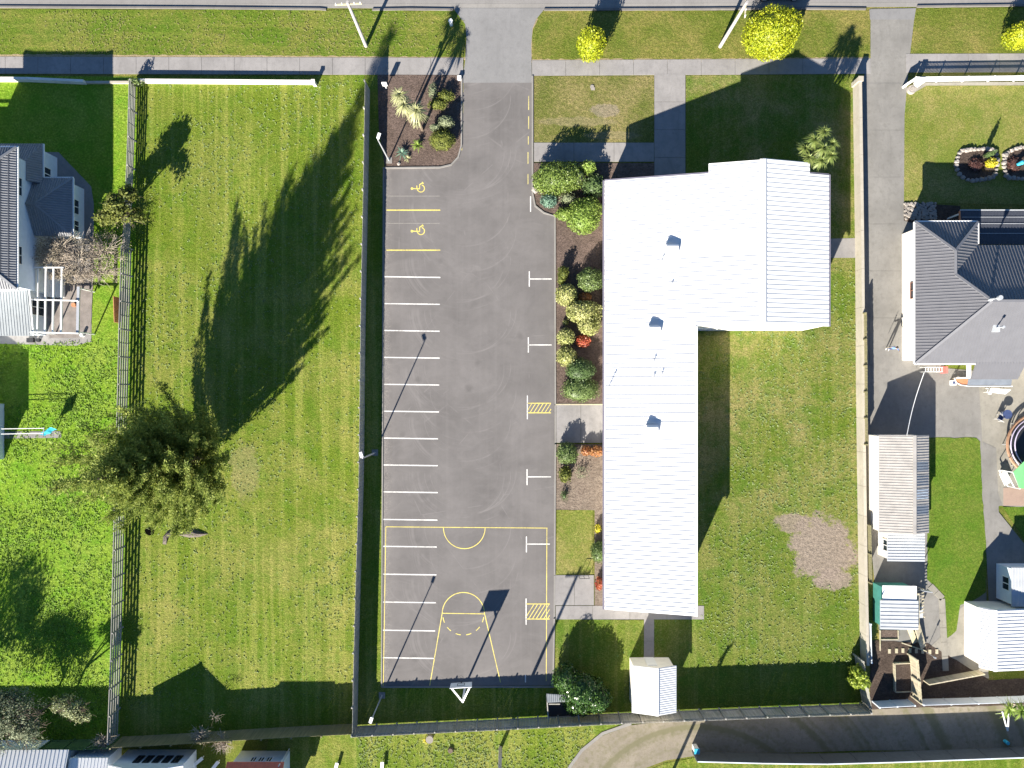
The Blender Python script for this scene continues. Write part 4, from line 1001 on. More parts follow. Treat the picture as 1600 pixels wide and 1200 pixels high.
tag(mb.build('stacked_boards', M_PALE, origin=T(1425, 992)), 'loose weathered boards leaning beside the patched shed', 'boards')
mb = MB(); mb.beam(T(1442, 1063, 0.5), T(1528, 1047, 0.5), 0.10, 1.0); mb.build('panel', M_PALE, thing('low_fence', 'low tan timber fence between the gravel and dark garden soil', 'fence', T(1442, 1063)))
# lamp-like post whose shadow lies on the yard lawn, washing post with box top
wp = thing('rotary_post', 'grey post with a square top beside the tin annex', 'post', T(1426, 914)); mb = MB(); p = T(1426, 914); mb.cyl((p.x, p.y), 0.04, 0, 2.0, 8); mb.build('pole', M_STEEL, wp)
mb = MB(); mb.beam(p + Vector((-0.35, 0.1, 2.15)), p + Vector((0.4, 0.0, 2.15)), 0.08, 0.55); mb.build('panel', M_STEEL, wp)
gp = thing('garden_light', 'thin garden light post casting a long shadow over the path', 'light', T(1446, 1018)); mb = MB(); p = T(1446, 1018); mb.cyl((p.x, p.y), 0.025, 0, 1.35, 8); mb.build('pole', M_STEEL, gp); mb = MB(); mb.cyl((p.x, p.y), 0.09, 1.35, 1.6, 10, 0.06); mb.build('lamp', M_STEEL, gp)
# trampoline-like ring, canopy, furniture
tp = thing('trampoline', 'round dark trampoline frame with brown and lilac rails at the right edge', 'trampoline', T(1612, 690)); mb = MB(); c = T(1612, 694)
mb.cyl((c.x, c.y), 2.3, 0.60, 0.64, 40); mb.build('mat', M_BLACK, tp)
for r, z, m, rr in ((2.75, 0.72, paint('brown_rim', (.30, .17, .10), .7, .15), 0.12), (2.5, 0.82, M_LILAC, 0.05), (2.25, 1.0, M_LILAC, 0.05)):
    mb = MB(); mb.tube([(c.x + r*math.cos(t*2*math.pi/48), c.y + r*math.sin(t*2*math.pi/48), z) for t in range(49)], rr, 6, False); mb.build('rail', m, tp)
for k in range(8):
    a = k*math.pi/4; mb = MB(); mb.tube([(c.x+2.7*math.cos(a), c.y+2.7*math.sin(a), 0), (c.x+2.7*math.cos(a), c.y+2.7*math.sin(a), 0.65)], 0.04, 6); mb.build('leg', M_STEEL, tp)
gz = thing('garden_canopy', 'green fabric canopy on a white frame at the right edge', 'canopy', T(1610, 745)); q = [P(1583, 738, 1.9), P(1603, 718, 2.3), P(1650, 716, 2.3), P(1650, 764, 2.0), P(1593, 763, 1.8)]
mb = MB(); mb.slab(q, 0.03); mb.build('canopy_cloth', M_GREEN, gz); mb = MB()
for a, b in ((P(1561, 735, 0.6), P(1583, 738, 1.85)), (P(1583, 738, 1.85), P(1594, 764, 1.75)), (P(1561, 735, 0.6), P(1575, 760, 0.5)), (P(1575, 760, 0.5), P(1594, 764, 1.75)), (P(1572, 737, 1.2), P(1585, 762, 1.2))): mb.beam(a, b, 0.07, 0.05)
mb.build('frame', M_WHITE, gz); mb = MB(); mb.beam(P(1567, 738, 0.55), P(1575, 756, 0.5), 0.7, 0.04); mb.build('white_flap', M_WHITE, gz)
for x, y in ((1563, 735), (1596, 760), (1640, 720)):
    mb = MB(); mb.pbox(x-1, y-1, x+1, y+1, 0, 1.8 if x > 1570 else 0.6); mb.build('leg', M_WHITE, gz)
tb = thing('garden_table', 'white slanted table top standing near the verandah', 'table', T(1555, 610)); q = [P(1547, 606, 0.74), P(1580, 609, 0.74), P(1571, 616, 0.74), P(1546, 613, 0.74)]
mb = MB(); mb.slab(q, 0.05); mb.build('tabletop', M_WHITE, tb)
for p in q:
    mb = MB(); c = p.lerp(q[0].lerp(q[2], 0.5), 0.25); mb.beam(Vector((c.x, c.y, 0)), Vector((c.x, c.y, 0.69)), 0.05, 0.05); mb.build('leg', M_WHITE, tb)
def chair(label, tx, ty, rot, sm, bm, group=None):
    c = T(tx, ty, 0.04); t = thing('garden_chair', label, 'chair', c, group); R = Matrix.Rotation(rot, 3, 'Z')
    def W(x, y, z): return c + R @ Vector((x, y, z))
    mb = MB(); mb.slab([W(-.24,-.24,.45), W(.24,-.24,.45), W(.22,.22,.44), W(-.22,.22,.44)], .04); mb.build('seat', sm, t)
    mb = MB(); mb.slab([W(-.22,.2,.5), W(.22,.2,.5), W(.2,.32,.95), W(-.2,.32,.95)], .03); mb.build('backrest', bm, t)
    for x, y in ((-.22,-.22),(.22,-.22),(.2,.22),(-.2,.22)):
        mb = MB(); mb.tube([W(x, y, 0), W(x, y, .44)], .018, 6); mb.build('leg', M_WHITE, t)
chair('white chair by the end of the white table near the verandah', 1541, 611, 1.2, M_WHITE, M_WHITE)
chair('garden chair with navy seat and white frame on the patio', 1558, 653, 2.6, M_DKBLUE, M_WHITE)
rt = thing('round_table', 'dark round garden table on the concrete patio', 'table', T(1566, 645, 0.04)); c = T(1566, 647); mb = MB(); mb.cyl((c.x, c.y), 0.42, 0.68, 0.72, 20); mb.build('tabletop', M_DKBLUE, rt); mb = MB(); mb.cyl((c.x, c.y), 0.04, 0.04, 0.68, 8); mb.cyl((c.x, c.y), 0.25, 0.03, 0.07, 12); mb.build('leg', M_STEEL, rt)
cr = thing('crate', 'small white and blue crate on the concrete by the verandah corner', 'crate', T(1487, 598)); mb = MB(); mb.pbox(1483.5, 594.5, 1491, 602, 0.03, 0.35); mb.build('box', M_WHITE, cr); mb = MB(); mb.pbox(1485, 596, 1489.5, 600, 0.352, 0.37); mb.build('lid', M_DKBLUE, cr)
bt = thing('timber_bench', 'curved tan timber bench beside the verandah screen', 'bench', T(1501, 597)); mb = MB(); pts = [P(1491, 592, .45), P(1494, 598, .45), P(1502, 602, .45), P(1513, 603, .45), P(1513, 592, .45)]; mb.slab(pts[::-1], .05); mb.build('seat', M_ORANGE, bt); mb = MB()
for i in range(3): mb.beam(pts[i]+Vector((0,0,.03)), pts[i+1]+Vector((0,0,.03)), .08, .05)
mb.build('rim', M_WHITE, bt)
for q in (pts[0], pts[2], pts[3]):
    mb = MB(); mb.beam(Vector((q.x, q.y, 0)), Vector((q.x, q.y, .4)), .05, .05); mb.build('leg', M_PALE, bt)
dr = thing('drying_rack', 'white wire drying rack under the eave of the grey hip roof', 'rack', T(1458, 578)); mb = MB()
for k in range(7): mb.beam(P(1446+k*4.3, 574, 0.95), P(1446+k*4.3, 581, 0.95), 0.03, 0.03)
for y in (574, 581): mb.beam(P(1445, y, 0.95), P(1473, y, 0.95), 0.04, 0.04)
mb.build('rack', M_WHITE, dr)
for x, y in ((1446, 574), (1472, 574), (1446, 581), (1472, 581)):
    mb = MB(); q = P(x, y, 0.95); mb.beam(Vector((q.x, q.y, 0)), q, 0.03, 0.03); mb.build('leg', M_WHITE, dr)
mb = MB(); q = P(1476, 578, 0.5); mb.box(q.x-.12, q.y-.3, 0.03, q.x+.12, q.y+.3, .5); mb.box(q.x-.05, q.y-.3, .5, q.x+.12, q.y+.3, .8)
tag(mb.build('storage_tub', paint('coral_plastic', (0.55, 0.14, 0.12), 0.5, 0.08), origin=(q.x, q.y, 0.03)), 'coral red tub at the end of the white drying rack', 'tub')
# corner concrete disc and rock-edged beds in front
mb = MB(); c = T(1423, 141); mb.cyl((c.x, c.y), 0.42, 0.02, 0.3, 18, 0.36); mb.cyl((c.x, c.y), 0.2, 0.3, 0.36, 14)
tag(mb.build('planter_pot', M_ROCK, origin=(c.x, c.y, 0.02)), 'round concrete pot by the end of the picket fence', 'pot')
sheet('garden_bed', [(1416, 140), (1430, 129), (1446, 129), (2000, 126), (2000, 133), (1447, 134), (1430, 144), (1418, 146)], 0.05, M_YARD)
def rock_bed(label, outline, seed, label_rock, group):
    sheet('garden_bed', outline, 0.06, M_SOIL); r = random.Random(seed); pts = [P(*q) for q in outline]; n = len(pts)
    for i in range(n):
        a, b = pts[i], pts[(i+1) % n]; L = (b-a).length; k = max(1, round(L/0.42))
        for j in range(k):
            p = a.lerp(b, (j+0.5)/k); s = r.uniform(0.15, 0.24); mb = MB(); vs = []
            for z, q in ((0.02, 1.0), (s*0.7, 1.05), (s*1.25, 0.6)):
                for m in range(7):
                    t = m*2*math.pi/7; rr = s*q*r.uniform(0.8, 1.15); vs.append((p.x+rr*math.cos(t)*1.15, p.y+rr*math.sin(t), z*r.uniform(0.9, 1.1)))
            mb.add(vs, [tuple(range(14, 21))] + [(c0*7+m, c0*7+(m+1) % 7, (c0+1)*7+(m+1) % 7, (c0+1)*7+m) for c0 in range(2) for m in range(7)])
            tag(mb.build('edging_rock', M_ROCK, origin=(p.x, p.y, 0.02)), label_rock, 'rock', group)
rock_bed('', [(1494, 250), (1500, 236), (1518, 234), (1545, 233), (1556, 238), (1557, 262), (1553, 276), (1535, 281), (1515, 283), (1500, 276), (1493, 262)], 3, 'pale rock edging the smaller garden bed with the yellow bush', 'rocks round the yellow bush bed')
rock_bed('', [(1570, 240), (1590, 231), (1640, 228), (1660, 250), (1650, 280), (1600, 280), (1572, 278), (1567, 258)], 4, 'pale rock edging the garden bed with the blue ornament', 'rocks round the blue ornament bed')
mb = MB(); c = P(1597, 254, 0.6); mb.cyl((c.x, c.y), 0.12, 0.06, 0.35, 10); mb.tube([(c.x-0.35, c.y-0.15, 0.45), (c.x, c.y, 0.6), (c.x+0.4, c.y+0.2, 0.5)], [0.12, 0.2, 0.1], 8)
tag(mb.build('garden_ornament', M_BLUE, origin=(c.x, c.y, 0.06)), 'bright blue garden ornament in the right rock-edged bed', 'ornament')
sheet('river_stones', [(1412, 316), (1440, 318), (1500, 322), (1500, 348), (1430, 350), (1412, 345)], 0.05, M_SOIL)
V = []; rg = random.Random(5); mb = MB()
for k in range(260):
    x, y = rg.uniform(1413, 1462), rg.uniform(317, 343); p = P(x, y); s = rg.uniform(0.07, 0.16); vs = []
    for z, q in ((0.04, 1.0), (s*0.9, 0.65)):
        for m in range(6): t = m*math.pi/3 + k; vs.append((p.x+s*q*math.cos(t)*1.2, p.y+s*q*math.sin(t), z+0.02))
    mb.add(vs, [tuple(range(6, 12))] + [(m, (m+1) % 6, 6+(m+1) % 6, 6+m) for m in range(6)])
o = mb.build('loose_stones', M_ROCK); tag(o, 'loose pale stones beside the corner of the grey-roofed house', 'stones', kind='stuff')

# ------------------------------------------------------------------ left house
lh = thing('house', 'two-storey house with grey tiled hip roof and pale walls at the left edge', 'house', T(40, 380))
ue = 5.75; N0, S0, E0, W0 = 263.6, 466.0, 94.5, -43.0; wd2 = (E0-W0)/2; rr_ = ue + wd2/S*0.40; rx_ = (E0+W0)/2
def tiled(q, u, parent, mat=None, pitch=0.21):
    mb = MB(); mb.slab(q, 0.10); mb.ribs(q, u, pitch, pitch*0.6, 0.06)
    # course lines
    mb.build('roof', mat or M_TILEGREY, parent)
ER = [T(E0, N0, ue), T(E0, S0, ue), T(rx_, S0-wd2, rr_), T(rx_, N0+wd2, rr_)]; WR = [T(W0, N0, ue), T(W0, S0, ue), T(rx_, S0-wd2, rr_), T(rx_, N0+wd2, rr_)]
tiled(ER, (0,1,0), lh); tiled(WR, (0,1,0), lh); tiled([T(W0, N0, ue), T(E0, N0, ue), T(rx_, N0+wd2, rr_)], (1,0,0), lh); tiled([T(W0, S0, ue), T(E0, S0, ue), T(rx_, S0-wd2, rr_)], (1,0,0), lh)
mb = MB()
for k in range(1, 8):
    t = k/7.6; a = ER[0].lerp(ER[3], t); b = ER[1].lerp(ER[2], t); mb.beam(a+Vector((0,0,.05)), b+Vector((0,0,.05)), 0.10, 0.03)
mb.build('tile_course', paint('tile_joint', (0.06, 0.065, 0.08), 0.6, 0.1), lh)
mb = MB()
for a, b in ((ER[0], ER[3]), (ER[1], ER[2]), (ER[3], ER[2]), (WR[0], WR[3]), (WR[1], WR[2])): mb.beam(a+Vector((0,0,.06)), b+Vector((0,0,.06)), 0.2, 0.07)
mb.build('ridge_cap', M_TILEGREY, lh)
mb = MB()
for a, b in (((E0+1, N0), (E0+1, S0)), ((W0, N0-1), (E0+2, N0-1)), ((W0, S0+1), (E0+2, S0+1))): mb.beam(T(*a, ue-.08), T(*b, ue-.08), .12, .12)
mb.build('gutter', M_WHITE, lh)
wallring(lh, [(W0+8, N0+8, ue-.05), (82, N0+8, ue-.05), (82, S0-6, ue-.05), (W0+8, S0-6, ue-.05)], M_WALLBLUE)
for y in (300, 400): window(lh, (82, y), (82, y+26), 4.1, 5.3, (1, 0))
# lower roofs
q = [T(-60, 240, 2.6), T(96, 240, 2.6), T(83, 271, 3.6), T(-60, 271, 3.6)]; tiled(q, (1,0,0), lh)
q = [T(96, 240, 2.6), T(96, 300, 2.6), T(82.5, 300, 3.6), T(82.5, 271, 3.6)]; tiled(q, (0,1,0), lh)
wallring(lh, [(-60, 247, 2.55), (90, 247, 2.55), (90, 300, 2.55), (-60, 300, 2.55)], M_WALLBLUE)
window(lh, (90, 270), (90, 290), 1.0, 2.0, (1, 0))
n0, s0, e0 = 290.8, 378.0, 139.4; hd = (s0-n0)/2; hz3 = 2.5 + hd/S*0.45; ym = (n0+s0)/2
tiled([T(e0, n0, 2.5), T(e0, s0, 2.5), T(e0-hd, ym, hz3)], (0,1,0), lh); tiled([T(82.5, n0, 2.5), T(e0, n0, 2.5), T(e0-hd, ym, hz3), T(82.5, ym, hz3)], (1,0,0), lh); tiled([T(82.5, s0, 2.5), T(e0, s0, 2.5), T(e0-hd, ym, hz3), T(82.5, ym, hz3)], (1,0,0), lh)
mb = MB()
for a, b in ((T(e0, n0, 2.53), T(e0-hd, ym, hz3+.04)), (T(e0, s0, 2.53), T(e0-hd, ym, hz3+.04)), (T(82.5, ym, hz3+.04), T(e0-hd, ym, hz3+.04))): mb.beam(a, b, .18, .06)
mb.build('ridge_cap', M_TILEGREY, lh)
mb = MB(); mb.beam(T(e0+1, n0, 2.42), T(e0+1, s0, 2.42), .11, .11); mb.beam(T(97, n0-1, 2.42), T(e0+1, n0-1, 2.42), .11, .11); mb.beam(T(97, 240, 2.55), T(97, 290, 2.55), .11, .11); mb.build('gutter', M_WHITE, lh)
wallring(lh, [(82, n0+5, 2.45), (132, n0+5, 2.45), (132, s0-5, 2.45), (82, s0-5, 2.45)], M_WALLBLUE)
window(lh, (132, 318), (132, 340), 0.9, 2.1, (1, 0)); window(lh, (132, 350), (132, 366), 0.9, 2.1, (1, 0))
# grey corrugated lean-to at the back
q = [T(-60, 449, 3.0), T(76, 449, 3.0), T(78, 528, 2.4), T(-60, 528, 2.4)]; mb = MB(); mb.slab(q, .06); mb.ribs(q, (1,0,0), 0.25, 0.08, 0.04); mb.build('roof', M_GREYIRON, lh)
wallring(lh, [(-60, 452, 2.9), (72, 452, 2.9), (72, 524, 2.35), (-60, 524, 2.35)], M_WALLBLUE); window(lh, (72, 470), (72, 495), 0.3, 2.0, (1, 0))
mb = MB(); mb.beam(T(79, 449, 2.95), T(80, 528, 2.38), .10, .10); mb.build('gutter', M_WHITE, lh)
# pergola
pg = thing('pergola', 'white timber pergola over the patio of the left house', 'pergola', T(115, 480)); ph = 2.4
for x, m, wd in ((60, M_WHITE, .08), (72, M_WHITE, .12), (84, M_WHITE, .12), (97, M_WHITE, .14), (123, M_STEEL, .24)):
    mb = MB(); mb.beam(P(x, 420 if x < 110 else 448, ph), P(x-1.5, 521, ph), wd, .14); mb.build('beam', m, pg)
for y, x1 in ((418, 100), (468, 122), (519, 123)):
    mb = MB(); mb.beam(P(47, y, ph+.14), P(x1, y+(2 if x1 > 110 else 0), ph+.14), .10, .10); mb.build('rafter', M_WHITE, pg)
for x, y in ((123, 519), (123, 450), (60, 519)):
    mb = MB(); p = P(x, y, ph); mb.beam(Vector((p.x, p.y, 0)), Vector((p.x, p.y, ph-.07)), .1, .1); mb.build('post', M_WHITE, pg)
sheet('patio_deck', [(75, 440), (146, 440), (142, 520), (120, 528), (78, 528)], 0.06, paint('worn_deck', (0.20, 0.175, 0.16), 0.8, 0.25, 1.5, stain=0.4))
mb = MB(); p = T(118, 477); mb.cyl((p.x, p.y), .16, .06, .35, 12, .2); tag(mb.build('flower_pot', M_ORANGE, origin=(p.x, p.y, .06)), 'terracotta flower pot under the white pergola', 'pot')
bn = thing('outdoor_settee', 'pale outdoor settee under the white pergola', 'settee', T(92, 450)); mb = MB(); mb.pbox(84, 432, 103, 465, .1, .42); mb.build('seat', M_WHITE, bn); mb = MB(); mb.pbox(81, 432, 84, 465, .1, .8); mb.build('backrest', M_WHITE, bn)
mb = MB(); a = T(50, 530); mb.box(a.x-.3, a.y-.3, .04, a.x+.3, a.y+.1, .32); mb.cyl((a.x+.7, a.y-.1), .18, .04, .3, 10); tag(mb.build('garden_clutter', M_BLACK, origin=(a.x, a.y, .04)), 'dark box and tub on the path below the pergola', 'tub')
mb = MB(); p = T(131, 524); mb.cyl((p.x, p.y), .15, .04, .45, 10); tag(mb.build('rubbish_bin', M_WHITE, origin=(p.x, p.y, .04)), 'small white bin at the outer corner of the pergola', 'bin')
mb = MB(); mb.beam(T(186, 465, .5), T(187.5, 505, .5), .05, .9); 
tag(mb.build('leaning_ladder', M_ORANGE, origin=T(186, 485)), 'reddish slatted panel leaning on the tall rail fence', 'panel')
# clothes line and strip at left
sheet('clothesline_strip', [(-60, 675), (96, 674), (96, 684), (-60, 686)], 0.05, M_PATH)
cl = thing('clothesline', 'wall-mounted clothesline with white wires at the left edge', 'clothesline', T(30, 678))
for k in range(2):
    mb = MB(); a = P(-60, 671+k*8, 1.7); b = P(68, 669+k*8, 1.7); mb.tube([a, a.lerp(b, .5)-Vector((0,0,.05)), b], .03, 5); mb.build('wire', M_WHITE, cl)
p = P(69, 674, 1.7); mb = MB(); mb.cyl((p.x, p.y), .05, 0, 1.75, 8); mb.build('post', M_STEEL, cl); mb = MB(); mb.beam(P(69, 668, 1.72), P(67, 680, 1.72), .06, .06); mb.build('crossbar', M_STEEL, cl)
mb = MB(); a = P(62, 678, 1.65); b = P(81, 667, 1.65)
vs = []
for i in range(7):
    for j in range(4):
        q = a.lerp(b, i/6); vs.append((q.x+.03*math.sin(i*2+j), q.y+.06*math.sin(i*1.7)-.08*j, 1.7-.25*j))
mb.add(vs, [(i*4+j, i*4+j+1, i*4+j+5, i*4+j+4) for i in range(6) for j in range(3)])
tag(mb.build('hanging_cloth', M_BLUE, origin=(a.x, a.y, .9)), 'turquoise cloth hanging on the clothesline', 'cloth')
# small dark-roofed outbuilding just outside the left edge
ob = gable_shed('outbuilding', 'dark-roofed outbuilding at the left edge casting shade over the bright grass', -150, 628, 10, 720, 2.5, 3.9, M_CHAR, M_WALLBLUE, 'y', .25, .03, 3)

# ------------------------------------------------------------------ houses along the bottom edge
b1 = gable_shed('house', 'white tin-roofed house in the bottom left corner', -80, 1150, 134, 1300, 2.5, 4.0, M_ROOFW, M_WALLBLUE, 'x', .35, .03, 6)
b2 = gable_shed('garden_shed', 'plain pale shed between the two bottom left houses', 134, 1163, 192, 1220, 2.4, 2.9, M_ROOFW, M_WALLBLUE, 'x', .3, .02, 2)
b3 = gable_shed('house', 'pale gabled house with a row of five dark windows facing the fence', 198, 1168, 310, 1320, 3.0, 4.2, M_ROOFW, M_WALLBLUE, 'y', .3, .03, 3)
for k in range(5): window(b3, (228+k*14.5, 1171), (238+k*14.5, 1171), 1.2, 2.35, (0, 1), frame=M_BLACK)
b4 = gable_shed('house', 'pale blue house with a red tiled roof at the bottom edge', 372, 1168, 458, 1260, 2.55, 4.6, M_REDROOF, M_WALLBLUE, 'x', .18, .04, 5)
for k in range(3): window(b4, (402+k*12, 1173), (410+k*12, 1173), 1.2, 2.0, (0, 1))
mb = MB(); p = T(452, 1170); mb.cyl((p.x, p.y), .05, 0, 3.0, 8); mb.build('drain_pipe', M_WHITE, b4)
for (x, y, a, lab) in ((312, 1187, .7, 'white garden bench beside the house with five windows'), (338, 1194, .9, 'white garden bench left of the red-roofed house'), (526, 1198, 1.3, 'white plank bench on the shaded bottom lawn'), (598, 1197, 1.5, 'white plank bench right of the other on the shaded lawn')):
    c = T(x, y); bb = thing('garden_bench', lab, 'bench', c); d = Vector((math.cos(a), math.sin(a), 0))
    mb = MB(); mb.beam(c-d*.6+Vector((0,0,.45)), c+d*.6+Vector((0,0,.45)), .3, .05); mb.build('seat', M_WHITE, bb)
    for s in (-.5, .5):
        mb = MB(); q = c+d*s; mb.beam(q, q+Vector((0,0,.43)), .06, .06); mb.build('leg', M_WHITE, bb)
mb = MB(); p = T(672, 1152); mb.cyl((p.x, p.y), .28, .02, .5, 16, .34); tag(mb.build('plant_pot', M_ROCK, origin=(p.x, p.y, .02)), 'pale round plant pot on the bottom lawn below the fence', 'pot')
mb = MB(); p = T(704, 1172); mb.cyl((p.x, p.y), .28, .02, .22, 16, .22); tag(mb.build('stump', M_BARK, origin=(p.x, p.y, .02)), 'dark tree stump in the middle of the bottom lawn', 'stump')
bx = thing('rubbish_bin', 'blue-lidded post box at the left end of the dark board fence', 'bin', T(1089, 1174)); p = P(1089, 1174, 1.0); mb = MB(); mb.box(p.x-.2, p.y-.2, 0, p.x+.2, p.y+.2, .95); mb.build('body', M_WHITE, bx); mb = MB(); mb.box(p.x-.24, p.y-.24, .95, p.x+.24, p.y+.24, 1.05); mb.build('lid', M_BLUE, bx)
# lean-to shelter on the bottom fence
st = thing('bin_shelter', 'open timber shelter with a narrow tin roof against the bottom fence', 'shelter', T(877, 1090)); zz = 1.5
mb = MB(); a_ = P(857, 1099, .3); b_ = P(901, 1122, .3); mb.box(a_.x, a_.y, .03, b_.x, b_.y, .12); mb.build('painted_shade', M_BLACK, st)  # added black slab that paints the shade inside the open shelter
q = [P(854, 1084, zz), P(901, 1087, zz), P(901, 1096, zz+.1), P(855, 1098, zz+.1)]; mb = MB(); mb.slab(q, .05); mb.ribs(q, (1,0,0), .17, .05, .025); mb.build('roof', M_GREYIRON, st)
for a, b in ((P(855, 1098, zz), P(857, 1131, zz)), (P(901, 1096, zz), P(905, 1128, zz)), (P(855, 1100, zz-.1), P(875, 1100, zz-.1))):
    mb = MB(); mb.beam(a, b, .09, .09); mb.build('rail', M_FENCE, st)
for x, y in ((855, 1098), (901, 1096)):
    mb = MB(); p = P(x, y, zz); mb.beam(Vector((p.x, p.y, 0)), Vector((p.x, p.y, zz)), .1, .1); mb.build('post', M_PALE, st)

# ------------------------------------------------------------------ poles, hoop, signs
def light_pole(label, tx, ty, top, arm, group='light poles round the car park'):
    b = T(tx, ty); t = thing('light_pole', label, 'light pole', b, group); h = top
    mb = MB(); mb.box(b.x-.28, b.y-.28, 0, b.x+.28, b.y+.28, .09); mb.build('base', M_KERB, t)
    mb = MB(); mb.tube([b, b + Vector((0, 0, h))], [.075, .05], 10); mb.build('pole', M_STEEL, t)
    mb = MB(); e = b + Vector((arm[0], arm[1], h+.05)); mb.tube([b + Vector((0, 0, h-.05)), e], [.04, .035], 6)
    d = Vector((arm[0], arm[1], 0)); d.normalize(); mb.beam(e - d*.1, e + d*.38, .26, .1); mb.build('lamp', M_WHITE, t)
light_pole('tall light pole standing in the bark garden bed by the entrance', 608, 251, 5.5, (.05, .15))
light_pole('light pole beside the grey paling fence halfway down the car park', 586, 707, 5.5, (-.05, .15))
light_pole('light pole at the bottom left corner of the car park', 597, 1086, 5.5, (.05, .15))
def utility_pole(label, tx, ty, h, ang, r=.17):
    b = T(tx, ty); t = thing('utility_pole', label, 'utility pole', b); mb = MB(); mb.tube([b, b+Vector((0,0,h))], [r, r*.7], 10); mb.build('pole', M_POLE, t)
    d = Vector((math.cos(ang), math.sin(ang), 0)); mb = MB(); mb.beam(b-d*1.1+Vector((0,0,h-.35)), b+d*1.1+Vector((0,0,h-.35)), .1, .12); mb.build('crossarm', M_PALE, t)
    for s in (-1, -.5, .5, 1):
        mb = MB(); q = b + d*s; mb.cyl((q.x, q.y), .05, h-.29, h-.12, 8, .035); mb.build('insulator', M_WHITE, t)
utility_pole('concrete utility pole on the verge left of the car park entrance', 572, 72, 7.4, .05)
utility_pole('concrete utility pole on the verge beside the largest golden bush', 1125, 73, 7.5, 1.5)
utility_pole('utility pole on the bottom lawn casting a long shadow over the court', 782, 1168, 8.9, .1)
utility_pole('utility pole beyond the bottom edge casting a shadow over the gravel drive', 1014, 1288, 8.8, .9)
bh = thing('basketball_hoop', 'white basketball backboard on a forked pole at the bottom of the court', 'basketball hoop', T(727, 1071)); b = T(727, 1071)
mb = MB(); mb.tube([b, b+Vector((0,0,3.45))], [.10, .09], 10); mb.build('pole', M_WHITE, bh)
bl, br, tl, tr_ = P(705.5, 1066.5, 2.9), P(736, 1064.5, 2.9), P(702.5, 1075.5, 3.95), P(737, 1073.5, 3.95)
bl = Vector((tl.x+.03, tl.y+.02, 2.9)); br = Vector((tr_.x-.03, tr_.y+.02, 2.9))
for c in (tl.lerp(tr_, .1), tl.lerp(tr_, .9)):
    mb = MB(); mb.beam(b+Vector((0,0,3.42)), Vector((c.x, c.y-.06, 3.9)), .13, .10); mb.build('arm', M_WHITE, bh)
n_ = (br-bl).cross(tl-bl).normalized()
if n_.y < 0: n_ = -n_
mb = MB(); vs = [bl, br, tr_, tl]; mb.add(vs + [v - n_*.05 for v in vs], [(0,3,2,1), (4,5,6,7), (0,1,5,4), (1,2,6,5), (2,3,7,6), (3,0,4,7)]); bd = mb.build('backboard', M_WHITE, bh)
mb = MB(); ux = (br-bl).normalized(); uz = (tl-bl).normalized(); c0 = bl.lerp(br, .5) + n_*.008
sq = [c0 - ux*.3 + uz*.18, c0 + ux*.3 + uz*.18, c0 + ux*.3 + uz*.63, c0 - ux*.3 + uz*.63]
for i in range(4): mb.beam(sq[i], sq[(i+1) % 4], .05, .012, up=n_)
mb.build('target_square', M_BLACK, bd)
rc = bl.lerp(br, .5) + n_*.42 + Vector((0, 0, .15)); mb = MB(); mb.tube([rc + Vector((.225*math.cos(k*math.pi/10), .225*math.sin(k*math.pi/10), 0)) for k in range(21)], .012, 5, False); mb.beam(rc - n_*.22, rc - n_*.41, .12, .04); mb.build('rim', paint('dark_rim', (.10, .07, .06), .5, .1), bh)
sg = thing('sign_board', 'small white sign on a post in the bark bed near the fence', 'sign', T(604, 139)); mb = MB(); p = T(604, 139); mb.beam(p, p+Vector((0,0,1.2)), .08, .08); mb.build('post', M_WHITE, sg); mb = MB(); mb.box(p.x-.22, p.y-.05, .7, p.x+.22, p.y+.05, 1.35); mb.build('panel', M_WHITE, sg)
mb = MB(); p = T(718, 124); mb.box(p.x-.16, p.y-.16, .05, p.x+.16, p.y+.16, .35); mb.box(p.x-.18, p.y-.18, .35, p.x+.18, p.y+.18, .4); tag(mb.build('meter_box', M_WHITE, origin=(p.x, p.y, .05)), 'small white box at the outer corner of the bark bed', 'box')
mb = MB(); p = T(705, 39); mb.cyl((p.x, p.y), .16, 0, .7, 10); mb.cyl((p.x, p.y), .2, .7, .78, 10); tag(mb.build('marker_post', M_WHITE, origin=(p.x, p.y, 0)), 'short white marker post on the verge by the entrance', 'post')
mb = MB(); p = T(925, 136); mb.cyl((p.x, p.y), .18, .02, .1, 12); mb.box(p.x-.1, p.y-.3, .03, p.x+.25, p.y-.05, .08); tag(mb.build('valve_cover', M_ROCK, origin=(p.x, p.y, .02)), 'pale valve cover in the front lawn beside the entrance', 'cover')
def rock(label, tx, ty, s, mat=None):
    r = random.Random(int(tx)); p = T(tx, ty); mb = MB(); vs = []
    for z, q in ((.03, 1), (s*.6, 1.05), (s*1.1, .55)):
        for m in range(8): t = m*math.pi/4; rr = s*q*r.uniform(.8, 1.2); vs.append((p.x+rr*math.cos(t), p.y+rr*math.sin(t), z))
    mb.add(vs, [tuple(range(16, 24))] + [(c*8+m, c*8+(m+1) % 8, (c+1)*8+(m+1) % 8, (c+1)*8+m) for c in range(2) for m in range(8)])
    tag(mb.build('rock', mat or M_ROCK, origin=p), label, 'rock')
rock('small tan rock at the bottom of the bark bed', 623, 256, .16); rock('grey rock beside the shrub at the kerb bend', 836, 297, .32)
# wooden gate frame / handrail at lower entrance
hn = thing('handrail', 'thin black handrail across the lower entrance path', 'handrail', T(915, 899)); mb = MB()
a, b = P(906, 904, .9), P(921, 904, .9); mb.tube([a, b], .025, 6)
mb.build('rail', M_BLACK, hn)
for q in (a, a.lerp(b, .5), b):
    mb = MB(); mb.tube([(q.x, q.y, 0), q], .022, 6); mb.build('post', M_BLACK, hn)
